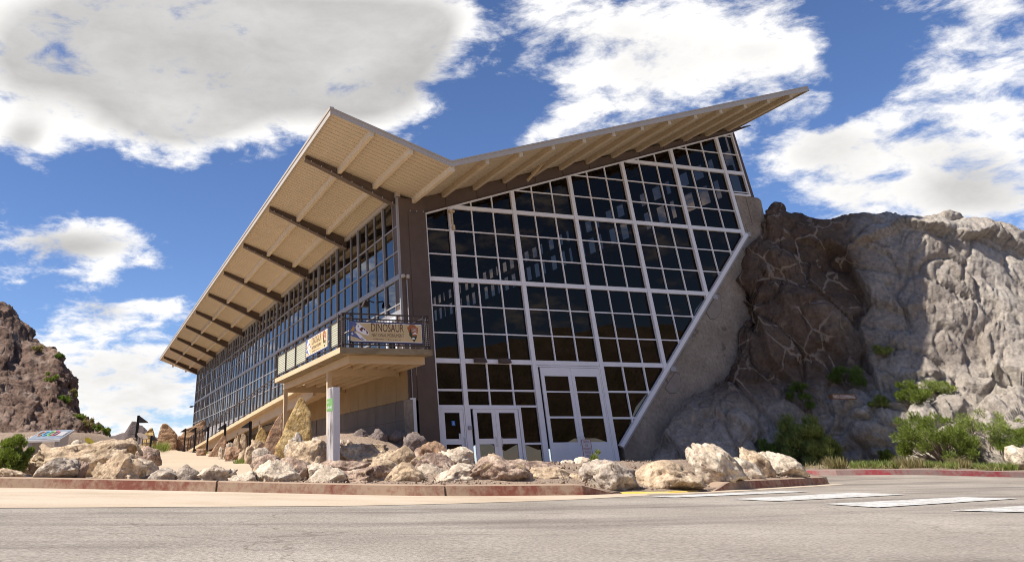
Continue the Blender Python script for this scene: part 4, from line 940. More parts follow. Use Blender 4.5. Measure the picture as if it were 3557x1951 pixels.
def wayside():
    x, y = W(-7.8, 20.4); root = empty('exhibit_stand', (x, y, .5)); tag(root, 'low grey wayside exhibit with tilted panel of four coloured rings', 'sign')
    u = Vector((RX*.97-FX*.22, RY*.97-FY*.22, 0)).normalized(); v = Vector((-u.y, u.x, 0))
    o = Vector((x, y, 0)) - u*.45
    def pt(a, b, z): return o+u*a+v*b+Vector((0, 0, z))
    mb = MB()
    for a0, a1 in ((0, .09), (.72, .81)):
        mb = MB(); mb.add([pt(a0,-.0,.2),pt(a1,-.0,.2),pt(a1,.42,.2),pt(a0,.42,.2),pt(a0,-.0,1.08),pt(a1,-.0,1.08),pt(a1,.42,1.27),pt(a0,.42,1.27)], [(0,3,2,1),(4,5,6,7),(0,1,5,4),(1,2,6,5),(2,3,7,6),(3,0,4,7)]).build('leg', MT['wayside'], root)
    def plate(a0, a1, b0, b1, z0, z1, t): return MB().add([pt(a0,b0,z0),pt(a1,b0,z0),pt(a1,b1,z1),pt(a0,b1,z1),pt(a0,b0,z0+t),pt(a1,b0,z0+t),pt(a1,b1,z1+t),pt(a0,b1,z1+t)], [(0,3,2,1),(4,5,6,7),(0,1,5,4),(1,2,6,5),(2,3,7,6),(3,0,4,7)])
    plate(-.06, .88, -.06, .52, 1.085, 1.315, .045).build('tray', MT['wayside'], root)
    plate(-.03, .85, -.03, .49, 1.147, 1.353, .004).build('printed_panel', MT['waytop'], root)
    sl_ = (1.315-1.085)/.58
    for k, (a, mn) in enumerate(((.13,'rorange'),(.27,'rblue'),(.41,'rgreen'),(.53,'rred'))):
        pts = [pt(a+.065*math.cos(t), .27+.12*math.sin(t), 1.155+sl_*(.30+.12*math.sin(t))+.005) for t in np.linspace(0, 2*math.pi, 25)]
        MB().tube(pts, .012, 6).build('ring', MT[mn], root)
    plate(.63, .82, .12, .36, 1.158+sl_*.15+.0, 1.158+sl_*.39, .004).build('caption_block', MT['wayside'], root)
    for (r, d, z, mn, w, lb) in ((-7.02, 21.3, 1.12, 'ryellow', .13, 'small yellow oval marker disc just right of the wayside exhibit'), (-7.0, 26.2, 1.40, 'signwhite', .17, 'small white tilted marker panel above the long tan boulder')):
        xx, yy = W(r, d); rt = empty('marker', (xx, yy, z)); tag(rt, lb, 'sign')
        pts = [(xx+w*math.cos(t)*RX, yy+w*math.cos(t)*RY-.05*math.sin(t), z+.06*math.sin(t)-.05*math.cos(t)) for t in np.linspace(0, 2*math.pi, 20)[:-1]]
        mb = MB(); n = len(pts); mb.add(pts+[(p[0]+.02, p[1]+.03, p[2]-.02) for p in pts], [tuple(range(n)), tuple(range(2*n-1, n-1, -1))]+[(i, i+n, (i+1) % n+n, (i+1) % n) for i in range(n)]); mb.build('plate', MT[mn], rt)
        MB().tube([(xx, yy+.03, z-.05), (xx, yy+.05, z-.6)], .02, 6).build('stake', MT['wayside'], rt)
wayside()
def small_signs():
    f = Face((16.96, -3.55, 2.44), Vector((.985, .02, .0)).normalized(), (0, 0, 1)); root = empty('notice_board', f.P(.62, -.3)); tag(root, 'brown board lettered NO CLIMBING on the rocks below the cliff', 'sign')
    f.slab('board', 0, 1.28, 0, .19, -.03, 0, 'signwood', root); f.text('NO CLIMBING', .06, .035, 1.14, .12, .004, 'bwhite', root)
    for a in (.15, 1.05): f.slab('bracket', a, a+.05, .03, .16, -.30, -.032, 'signwood', root)
    f = Face((6.93, -.9, .78), (1, 0, 0), (0, 0, 1)); root = empty('parking_sign', f.P(.2, -.6)); tag(root, 'white sign with red lettering standing before the tall double doors', 'sign')
    wd, ht = .42, .62; b = .0
    f = Face((6.82, -.9, .58), (1, 0, 0), (0, 0, 1))
    f.slab('plate', 0, wd, 0, ht, -.006, 0, 'signwhite', root)
    for a0, a1, b0, b1 in ((.0, wd, ht-.02, ht), (.0, .02, 0, ht-.02), (wd-.02, wd, 0, ht-.02), (.02, wd-.02, 0, .02)): f.rect('border', a0, a1, b0, b1, .003, 'redprint', root)
    for i, (t, w_) in enumerate((('PARKING', .26), ('FOR', .12), ('EMERGENCY', .34), ('VEHICLES', .28), ('ONLY', .16))): f.text(t, (wd-w_)/2, ht-.12-i*.115, w_, .075, .003, 'redprint', root)
    f.slab('post', .18, .24, -.6, .6, -.05, -.008, 'grey_panel', root)
small_signs()

# ------------------------------------------------------------------ path lights
def path_light(r, d, z0, z1, head_side, label):
    x, y = W(r, d); root = empty('path_light', (x, y, z0)); tag(root, label, 'lamp', 'black path lights')
    BOX('base_plate', MT['black'], root, x-.13, x+.13, y-.13, y+.13, z0-.1, z0+.08)
    BOX('post', MT['black'], root, x-.055, x+.055, y-.055, y+.055, z0+.08, z1)
    s = head_side
    mb = MB(); ax, ay = s*RX, s*RY
    q = [(0, -.30), (.62*.62, -.28), (0.06, -.02)]
    V = []
    for sx in (-.10, .10):
        for a, z in ((.05, -.27), (.42, -.27), (.36, -.22), (.05, -.03)): V.append((x+ax*a+FX*sx, y+ay*a+FY*sx, z1+z))
    mb.add(V, [(0,1,2,3),(7,6,5,4),(0,4,5,1),(1,5,6,2),(2,6,7,3),(3,7,4,0)]); mb.build('lamp_head', MT['black'], root)
for r, d, z0, z1, s, lb in ((-14.88,69.0,1.82,3.46,-1,'farthest black path light by the stone slab wall'),(-12.62,62.0,1.55,3.21,-1,'second farthest black path light, at the foot of the ramp'),(-10.17,54.0,1.25,2.87,-1,'middle black path light of the row beside the ramp'),(-7.73,46.0,1.0,2.63,-1,'second nearest black path light of the row beside the ramp'),(-5.17,37.5,.67,2.31,-1,'nearest black path light of the row, before the ramp'),(-9.32,34.0,.77,2.42,1,'lone black path light left of the path behind boulders')):
    path_light(r, d, z0, z1, s, lb)
path_light(-13.3, 52.0, 1.15, 2.35, 1, 'small distant black path light partly hidden behind the lone one')

# ------------------------------------------------------------------ boulders
def ico(sub):
    bm = bmesh.new(); bmesh.ops.create_icosphere(bm, subdivisions=sub, radius=1); V = np.array([v.co[:] for v in bm.verts]); F = np.array([[v.index for v in f.verts] for f in bm.faces]); bm.free(); return V, F
ICO5 = ico(5); ICO4 = ico(4)
def boulder(name, r, d, w, z0, z1, m, label, seed, depth=.8, prof=None, cuts=9, rough=.10, sub=None, yaw=0.0, cat='boulder', group='boulders lining the forecourt', flat=.0):
    V, F = (ICO5 if w > .85 else ICO4) if sub is None else sub
    V = V.copy(); rg = np.random.RandomState(seed)
    for k in range(cuts):
        n = rg.normal(size=3); n[2] *= .7; n /= np.linalg.norm(n); dd = rg.uniform(.60, .90)
        e = V@n-dd; V -= np.outer(np.maximum(e, 0)*.97, n)
    # broken ledges and pits
    off = Vector(rg.uniform(-50, 50, 3)); out = np.empty_like(V)
    for i in range(len(V)):
        p = Vector(V[i]); q = p*1.5+off
        h = noise.fractal(q, .95, 2.1, 5)*rough*1.3+(abs(noise.noise(q*2.1))-.25)*rough*1.1+(abs(noise.noise(q*5.0))-.25)*rough*.45+noise.noise(p*10+off)*rough*.22+facets(p, 1.3, .20, off)+facets(p, 3.2, .24, off)
        out[i] = V[i]*(1+h)
    V = out; lo, hi = V.min(0), V.max(0); V = (V-(lo+hi)/2)/((hi-lo)/2)
    if prof is not None:
        xs = [p[0]*2-1 for p in prof]; bins = np.linspace(-1, 1, 21); idx = np.clip(np.digitize(V[:, 0], bins)-1, 0, 19)
        env = np.array([V[idx == k, 2].max() if (idx == k).any() else 0. for k in range(20)]); bc = (bins[:-1]+bins[1:])/2
        env = np.convolve(np.pad(env, 2, mode='edge'), np.ones(5)/5, 'valid')
        e = np.interp(V[:, 0], bc, env); hs = np.interp(V[:, 0], xs, [p[1]**.68 for p in prof])
        V[:, 2] = -1+(V[:, 2]+1)*np.minimum(2*hs/(1+e+1e-6), 1.9)
        # wear put back on the reshaped top
        for i in range(len(V)):
            p = Vector(V[i]); V[i] *= 1+noise.fractal(p*2.6+off, .9, 2.1, 4)*rough*.55
    zb = z0-.14; hz = (z1-zb)/2; x, y = W(r, d); gz = terrain(r, d) if r < 12 else z0
    if w < .3 and gz < z0-.1: z1 = gz+.9*w
    zb = min(zb, gz-.06); hz = (z1-zb)/2
    ca, sa = math.cos(yaw), math.sin(yaw); lx = V[:, 0]*w/2; ly = V[:, 1]*w*depth/2
    lx, ly = lx*ca-ly*sa, lx*sa+ly*ca
    X = lx*RX+ly*FX; Y = lx*RY+ly*FY; Z = V[:, 2]*hz+hz
    o = link(name, fast_mesh(name, np.stack([X, Y, Z], 1), F), R_[m], None, loc=(x, y, zb), smooth=True)
    tag(o, label, cat, group); return o
T = [  # r, d, width, base z, top z, stone, label, depth, profile
(-6.85,16.45,.62,.40,.54,'tan','low flat tan rock at the left edge behind the kerb',.7,[(0,.9),(.4,.9),(.8,.6),(1,.3)]),
(-5.92,16.35,.74,.33,.69,'grey','grey-pink domed boulder below the wayside exhibit',.7,[(0,.15),(.2,.6),(.45,.97),(.7,1),(.9,.85),(1,.75)]),
(-5.53,16.45,.28,.33,.62,'pink','small dark blocky boulder against the grey-pink dome',.8,[(0,.95),(.7,1),(1,.85)]),
(-6.34,19.0,2.2,.42,1.09,'tan','long tan block boulder under the lone path light',.45,[(0,.35),(.06,.62),(.15,.72),(.5,.82),(.75,.97),(.9,1),(.95,.95),(1,.5)]),
(-4.75,16.4,.92,.30,.74,'tan','tan hump-backed boulder in the left front row',.7,[(0,.4),(.1,.62),(.25,.68),(.4,.9),(.55,1),(.7,1),(.85,.7),(1,.5)]),
(-3.97,16.35,.66,.26,.49,'grey','low grey wedge boulder right of the tan hump-backed one',.7,[(0,.2),(.3,.6),(.55,1),(.8,.9),(1,.5)]),
(-5.48,21.0,.82,.48,.99,'pink','pinkish block boulder behind the lone path light',.7,[(0,.8),(.3,1),(.6,.95),(.85,.8),(1,.4)]),
(-4.81,18.5,.53,.45,.69,'white','small pale boulder at the foot of the pinkish block',.8,None),
(-8.25,24.0,.42,1.02,1.25,'white','pale stone on the gravel behind the wayside panel',.8,None),
(-10.41,24.0,.5,1.08,1.37,'pink','stone at the far left edge above the green bush',.8,None),
(-9.36,23.0,.40,1.05,1.36,'white','pale slanting stone left of the wayside panel',.7,[(0,.4),(.5,.7),(1,1)]),
(-3.41,16.35,.41,.23,.54,'grey','grey pointed boulder at the path mouth',.8,[(0,.5),(.2,.75),(.45,1),(.6,.8),(1,.55)]),
(-2.90,16.45,.72,.21,.52,'white','long whitish knobbly boulder right of the pointed grey one',.65,[(0,.45),(.2,.75),(.5,1),(.75,.75),(1,.8)]),
(-2.34,16.3,.48,.18,.42,'white','low pale boulder with a dark right face beside the whitish one',.75,[(0,.6),(.5,.75),(.75,.95),(.9,.85),(1,.4)]),
(-1.72,16.5,.82,.16,.59,'white','large rounded cream-white boulder in front of the upright slabs',.8,[(0,.4),(.15,.7),(.35,1),(.55,.95),(.75,.75),(1,.4)]),
(-2.10,18.0,.58,.3,.71,'pink','pink boulder behind the large cream-white one',.8,None),
(-1.46,17.6,.68,.25,.64,'pink','reddish brown rubbly boulder behind the cream-white one',.8,[(0,.8),(.3,1),(.7,.8),(1,.5)]),
(-2.44,20.0,.42,.58,.89,'grey','grey-white stone at the foot of the golden upright slab',.8,None),
(-1.39,20.0,.86,.40,1.00,'tan','big squared tan-yellow block left of the pylon',.8,[(0,.8),(.1,.97),(.8,1),(1,.9)]),
(-1.73,20.7,.46,.80,1.21,'grey','grey-pink peaked stone on top of the tan-yellow block',.8,[(0,.5),(.6,1),(1,.6)]),
(-1.17,20.8,.37,.80,1.10,'grey','mottled grey stone between the yellow block and the pylon',.8,None),
(.01,19.6,1.32,.42,.90,'tan','long tan block right of the pylon',.55,[(0,.97),(.4,1),(.7,.95),(.9,.8),(1,.55)]),
(.85,18.9,.52,.40,.84,'tan','pointed tan boulder at the end of the long tan block',.75,[(0,.6),(.3,.8),(.55,1),(.8,.75),(1,.35)]),
(1.29,20.3,.40,.52,.82,'pink','small pinkish stone behind the pointed tan boulder',.8,None),
(1.60,19.9,.60,.52,.93,'rust','brown boulder with a yellow left face before the single door',.85,[(0,.65),(.3,.9),(.55,1),(.75,.9),(1,.5)]),
(2.09,19.6,.76,.36,.81,'white','whitish boulder in front of the narrow double doors',.8,[(0,.75),(.4,.85),(.65,1),(.85,.85),(1,.55)]),
(1.42,18.1,.94,.26,.68,'pink','purple-brown boulder in the second row below the corner column',.75,[(0,.45),(.2,.85),(.5,1),(.75,.9),(1,.4)]),
(-1.02,17.4,.31,.26,.53,'white','small pale stone left of the pylon foot',.8,None),
(-.42,17.9,1.12,.28,.58,'pink','long low pink-topped rock at the pylon foot',.5,[(0,.5),(.2,.95),(.6,.9),(1,.75)]),
(.36,17.7,.60,.27,.55,'tan','buff rounded rock right of the pylon foot',.7,None),
(-.77,16.35,.68,.14,.45,'white','cream front-row boulder left of the purple one',.75,[(0,.3),(.3,.8),(.55,1),(.8,.9),(1,.6)]),
(.01,16.45,.99,.12,.46,'pink','long purple-brown front-row boulder below the pylon',.7,[(0,.75),(.25,.75),(.5,.9),(.75,1),(.9,.85),(1,.5)]),
(.77,16.3,.82,.10,.50,'tan','tan peaked front-row boulder below the corner column',.75,[(0,.25),(.2,.65),(.42,1),(.55,.97),(.75,.65),(1,.2)]),
(1.26,17.0,.55,.14,.46,'white','pale upright slab stone between two front-row boulders',.6,[(0,.6),(.3,1),(.6,1),(.85,.75),(1,.4)]),
(1.69,16.35,.87,.08,.41,'white','white and dark pitted front-row boulder left of the tallest peak',.75,[(0,.35),(.3,.75),(.6,1),(.85,.95),(1,.6)]),
(1.95,17.1,.5,.2,.47,'white','pale stone tucked behind the pitted boulder',.8,None),
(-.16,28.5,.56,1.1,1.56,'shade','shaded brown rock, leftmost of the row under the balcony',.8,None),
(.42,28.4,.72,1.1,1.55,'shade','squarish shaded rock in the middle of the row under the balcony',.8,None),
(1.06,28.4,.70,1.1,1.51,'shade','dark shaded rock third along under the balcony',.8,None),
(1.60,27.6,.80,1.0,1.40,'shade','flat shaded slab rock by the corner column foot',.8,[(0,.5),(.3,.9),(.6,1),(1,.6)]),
(-.74,27.0,.2,1.2,1.41,'white','little white stone just right of the pylon',.8,None),
(-.50,27.0,.19,1.2,1.42,'white','second little white stone right of the pylon',.8,None),
(2.53,16.2,1.14,.08,.61,'pink','tall peaked purple-brown boulder in the centre of the front row',.75,[(0,.35),(.15,.55),(.28,.88),(.38,1),(.5,.95),(.58,.78),(.75,.68),(1,.2)]),
(3.37,17.4,1.16,.2,.51,'pink','long flat pinkish rock behind the tall peaked boulder',.6,[(0,.9),(.3,1),(.7,.85),(1,.6)]),
(3.47,16.45,.80,.06,.37,'tan','broken tan block boulder right of the tall peaked one',.75,[(0,.7),(.2,1),(.7,.98),(.85,.85),(1,.5)]),
(4.04,16.6,.42,.04,.26,'tan','low tan stone near the kerb ramp',.8,None),
(4.88,19.3,.41,.36,.55,'white','pale stone on the gravel crest in front of the tall doors',.8,None),
(4.50,19.1,.34,.33,.49,'white','smaller pale stone left of the one on the gravel crest',.8,None),
(4.62,16.3,.98,-.06,.48,'grey','grey-brown wrinkled boulder left of the yellow kerb line',.8,[(0,.55),(.12,.9),(.3,1),(.55,.95),(.8,.7),(1,.3)]),
(5.80,16.85,1.30,-.09,.45,'tan','broad rough tan boulder behind the yellow kerb line',.8,[(0,.3),(.2,.6),(.4,.95),(.55,1),(.75,.8),(1,.35)]),
(7.29,17.8,.94,-.05,.74,'white','tallest upright cream boulder on the island corner',.8,[(0,.75),(.1,.95),(.3,1),(.55,.95),(.75,.7),(1,.2)]),
(8.40,19.0,.66,.0,.48,'white','pale boulder between the tall cream one and the rough upright',.8,[(0,.9),(.5,1),(.8,.75),(1,.3)]),
(9.08,19.9,.62,-.02,.65,'tan','rough yellowish upright boulder on the island',.75,[(0,.95),(.3,1),(.6,.9),(.8,.65),(1,.3)]),
(10.04,20.7,.90,-.02,.61,'white','rightmost slanting boulder at the end of the island',.7,[(0,.8),(.15,1),(.4,.92),(.7,.75),(1,.25)]),
(7.61,19.6,.25,.3,.47,'white','small pale stone behind the tallest cream boulder',.8,None),
(21.1,27.6,.75,.0,.69,'white','pale boulder at the right edge of the picture',.8,None),
(-4.86,31.0,.56,.72,1.15,'rust','square brown block behind the nearest row light',.8,[(0,.95),(.5,1),(1,.9)]),
(-4.19,29.0,.36,.6,1.03,'tan','tan standing stone beside the path under the ramp',.8,[(0,.6),(.5,1),(1,.8)]),
(-3.67,27.0,.38,.55,1.08,'tan','pale brown boulder right of the nearest row light',.8,None),
(-3.86,30.0,.5,.98,1.32,'tan','tan block at the foot of the small golden stone',.8,[(0,1),(1,.9)]),
(-6.16,36.0,.24,.86,1.29,'white','slim pale stone left of the brown block',.8,None),
(-5.67,35.0,.40,1.0,1.42,'grey','grey stone with tilted cap left of the spired rock',.8,None),
(-8.74,45.0,.55,1.1,1.43,'rust','flat reddish block at the ramp foot',.8,[(0,1),(1,1)]),
(-2.53,24.0,.18,.7,1.0,'pink','small upright pink stone between the rust slab and golden slab',.8,None),
]
for i, (r, d, w, z0, z1, m, lb, dp, pf) in enumerate(T):
    boulder('boulder', r, d, w*(1.2 if d < 21 else 1.04), z0, z1, m, lb, 100+i*7, dp, pf, rough=.085 if m != 'grey' else .10)
def slab(r, d, z0, outline, thick, m, label, seed, yaw=0.0, name='standing_stone', group='upright stone slabs', s_amp=.024, n=46, lean=0.0):
    """upright slab: outline polygon (u,v) extruded with rough faces"""
    us = [p[0] for p in outline]; vs = [p[1] for p in outline]; u0, u1 = min(us), max(us); v1 = max(vs)
    def spans(v):
        xs = []
        for i in range(len(outline)):
            a, b = outline[i], outline[(i+1) % len(outline)]
            if (a[1] <= v) != (b[1] <= v): xs.append(a[0]+(b[0]-a[0])*(v-a[1])/(b[1]-a[1]))
        return (min(xs), max(xs)) if len(xs) > 1 else None
    ring = 28; V = []; F = []; off = Vector((seed*3.1, seed*1.7, 0)); rows = 0
    for j in range(n):
        v = v1*(j+.02)/(n-1)*.985; sp = spans(v)
        if sp is None: continue
        c, hw = (sp[0]+sp[1])/2, max(.02, (sp[1]-sp[0])/2); th = thick/2*(1-.55*(v/v1)**2)
        for k in range(ring):
            a = 2*math.pi*k/ring; ca, sa = math.cos(a), math.sin(a)
            su = math.copysign(abs(ca)**.35, ca)*hw; sw = math.copysign(abs(sa)**.35, sa)*th
            p = Vector((c+su, sw, v)); nn = noise.fractal(p*2.2+off, .9, 2.1, 4)*s_amp+noise.noise(p*9+off)*s_amp*.25+(noise.noise(Vector((p.x*.6, 1, p.z*5))+off))*s_amp*.4
            V.append((p.x+ca*nn*.6, p.y+sa*nn*1.4+lean*v, v+nn*.2))
        rows += 1
    for j in range(rows-1):
        for k in range(ring): F.append((j*ring+k, j*ring+(k+1) % ring, (j+1)*ring+(k+1) % ring, (j+1)*ring+k))
    F.append(tuple(range((rows-1)*ring, rows*ring)))
    x, y = W(r, d); ca, sa = math.cos(yaw), math.sin(yaw)
    V = [((a*ca-b*sa)*RX+(a*sa+b*ca)*FX, (a*ca-b*sa)*RY+(a*sa+b*ca)*FY, z) for a, b, z in V]
    me = bpy.data.meshes.new(name); me.from_pydata(V, [], F); o = link(name, me, R_[m], None, loc=(x, y, z0), smooth=True); tag(o, label, 'stone slab', group); return o
slab(-2.18,26.0,.55,[(-.62,0),(-.60,.45),(-.42,.75),(-.30,1.05),(-.10,1.45),(.05,1.72),(.17,1.84),(.28,1.72),(.38,1.55),(.52,1.35),(.48,1.2),(.52,.8),(.54,0)],.34,'gold','tallest golden pointed slab standing before the balcony post',1)
slab(-3.08,28.0,.8,[(-.34,0),(-.25,.4),(-.10,.75),(.06,1.05),(.22,1.24),(.29,1.26),(.30,.9),(.30,0)],.25,'rust','rust-brown slab leaning up left of the golden pointed slab',2)
slab(-3.99,32.0,1.1,[(-.24,0),(-.20,.4),(-.08,.62),(.0,.72),(.12,.62),(.24,.42),(.22,0)],.25,'gold','small golden pointed stone under the ramp',3)
slab(-6.64,38.0,.95,[(-.44,0),(-.30,.2),(-.05,.55),(.12,.80),(.22,.84),(.32,.78),(.36,.4),(.36,0)],.25,'rust','reddish triangular slab behind the second nearest row light',4)
slab(-5.22,34.0,1.05,[(-.12,0),(-.11,.4),(-.05,.52),(.05,.45),(.12,.3),(.12,0)],.2,'tan','thin left spire of the twin spired rock under the ramp',5)
slab(-4.98,34.1,1.05,[(-.16,0),(-.12,.35),(-.07,.62),(.03,.66),(.12,.55),(.16,.25),(.16,0)],.2,'tan','taller right spire of the twin spired rock under the ramp',6)
slab(-18.92,80.0,1.6,[(-.95,0),(-.93,1.6),(-.75,2.55),(-.5,2.82),(-.2,2.75),(.3,2.4),(.75,1.95),(.95,1.75),(.95,0)],.5,'rust','big brown peaked slab at the far end of the path',7, group='far stone slab wall', s_amp=.08)
slab(-16.78,80.5,1.6,[(-1.3,0),(-1.3,1.7),(-1.0,1.75),(-.55,2.3),(.1,2.5),(.5,2.75),(1.0,2.95),(1.28,3.0),(1.3,1.0),(1.3,0)],.5,'rust','long brown slab rising to the right beside the hall end',8, group='far stone slab wall', s_amp=.08)
slab(-22.16,86.0,2.3,[(-.75,0),(-.68,.9),(-.5,1.5),(-.1,1.95),(.1,2.05),(.35,1.6),(.65,1.0),(.7,0)],.5,'gold','golden peaked slab left of the far brown slabs',9, group='far stone slab wall', s_amp=.08)
def far_fence():
    root = empty('guard_fence', (*W(-18.5, 66), 1.7)); tag(root, 'dark railing fence in front of the far stone slabs', 'fence')
    a, b = W(-19.2, 67), W(-15.9, 63)
    for k in range(9):
        t = k/8; x, y = a[0]+(b[0]-a[0])*t, a[1]+(b[1]-a[1])*t; MB().tube([(x, y, 1.4), (x, y, 2.75)], .03, 6).build('fence_post', MT['rail'], root)
    for z in (2.75, 2.3, 1.9): MB().tube([(*a, z), (*b, z)], .025, 6).build('fence_rail', MT['rail'], root)
far_fence()
def pebbles():
    rg = np.random.RandomState(3); V0, F0 = ico(1); V = []; F = []; n = 0
    while n < 2600:
        r = rg.uniform(-9, 11); t = rg.exponential(2.2); d = dk(r)+.25+t
        if d > 29 or (-7.6 < r < -2.6 and d > 18.3): continue
        s = rg.uniform(.008, .03)*(1.6 if rg.rand() < .08 else 1); x, y = W(r, d); R = rg.normal(size=(3, 3)); q, _ = np.linalg.qr(R)
        P = (V0*np.array([1, .8, .6])*s*rg.uniform(.8, 1.2, (len(V0), 1)))@q+np.array([x, y, terrain(r, d)+s*.4])
        V.append(P); F.append(F0+n*len(V0)); n += 1
    o = link('gravel_stones', fast_mesh('gravel_stones', np.concatenate(V), np.concatenate(F)), MT['gravel']); tag(o, 'loose gravel stones scattered among the boulders', 'gravel', kind='stuff')
pebbles()

# ------------------------------------------------------------------ plants
def leaves(rg, C, D, L, Wd):
    """thin leaf quads at C along D"""
    n = len(C); S = np.cross(D, rg.normal(size=(n, 3))); S /= np.linalg.norm(S, axis=1, keepdims=True)+1e-9
    L = L[:, None]; Wd = Wd[:, None]
    P = np.stack([C-S*Wd*.2, C+D*L*.5-S*Wd, C+D*L, C+D*L*.5+S*Wd], 1).reshape(-1, 3)
    return P, np.arange(4*n).reshape(n, 4)
def shrub(name, x, y, z, rad, h, m, label, seed, n=7000, leaf=.07, lw=.012, upright=.6, clumps=26, skew=(0, 0), flat=.75, bare=.25, cat='shrub', group='shrubs at the rock foot', branch=1.0, spread=1.0):
    rg = np.random.RandomState(seed); root = empty(name, (x, y, z)); tag(root, label, cat, group)
    cen = []; mb = MB()
    for k in range(clumps):
        a = rg.uniform(0, 2*math.pi); q = rg.uniform(.15, 1)**.6; zz = h*(bare+(1-bare)*rg.uniform(0, 1)**.8*math.sqrt(max(.05, 1-.8*q*q)))
        c = np.array([x+rad*q*math.cos(a)*.85+skew[0]*zz, y+rad*q*math.sin(a)*.85+skew[1]*zz, z+zz]); cen.append(c)
        if k < 22*branch:
            b = np.array([x+rg.normal()*.06*rad, y+rg.normal()*.06*rad, z-.05]); mid = (b+c)/2+rg.normal(size=3)*.07*rad
            mb.tube([b, mid, c], [.018*h+.006, .010*h+.004, .003], 5)
    mb.build('branches', MT['twig'], root)
    cen = np.array(cen); idx = rg.randint(0, clumps, n); cs = rg.uniform(.5, 1.1, clumps)*rad*.30*spread
    off = rg.normal(size=(n, 3)); off /= np.linalg.norm(off, axis=1, keepdims=True); off *= (rg.uniform(0, 1, (n, 1))**.45)*cs[idx][:, None]; off[:, 2] *= flat
    C = cen[idx]+off; C[:, 2] = np.maximum(C[:, 2], z+.01)
    D = off/np.linalg.norm(off, axis=1, keepdims=True)*.7+rg.normal(size=(n, 3))*.45+np.array([skew[0]*.6, skew[1]*.6, upright]); D /= np.linalg.norm(D, axis=1, keepdims=True)
    P, F = leaves(rg, C, D, leaf*rg.uniform(.5, 1.4, n), lw*rg.uniform(.7, 1.3, n))
    link('foliage', fast_mesh('foliage', P-np.array([x, y, z]), F), MT[m], root, loc=(0, 0, 0))
def tuft(x, y, z, rad, h, m, label, seed, n=260, group='grass tufts behind the crimson kerb', cat='grass tuft'):
    rg = np.random.RandomState(seed); a = rg.uniform(0, 2*math.pi, n); q = rad*rg.uniform(0, 1, n)**.5
    C = np.stack([x+q*np.cos(a), y+q*np.sin(a), np.full(n, z-.02)], 1); D = np.stack([np.cos(a)*.35*q/rad, np.sin(a)*.35*q/rad, np.ones(n)], 1)+rg.normal(size=(n, 3))*.18; D /= np.linalg.norm(D, axis=1, keepdims=True)
    P, F = leaves(rg, C, D, h*rg.uniform(.5, 1.1, n), np.full(n, .012)*max(1, h*2.0))
    o = link('grass_tuft', fast_mesh('grass_tuft', P-np.array([x, y, z]), F), MT[m], None, loc=(x, y, z)); tag(o, label, cat, group)
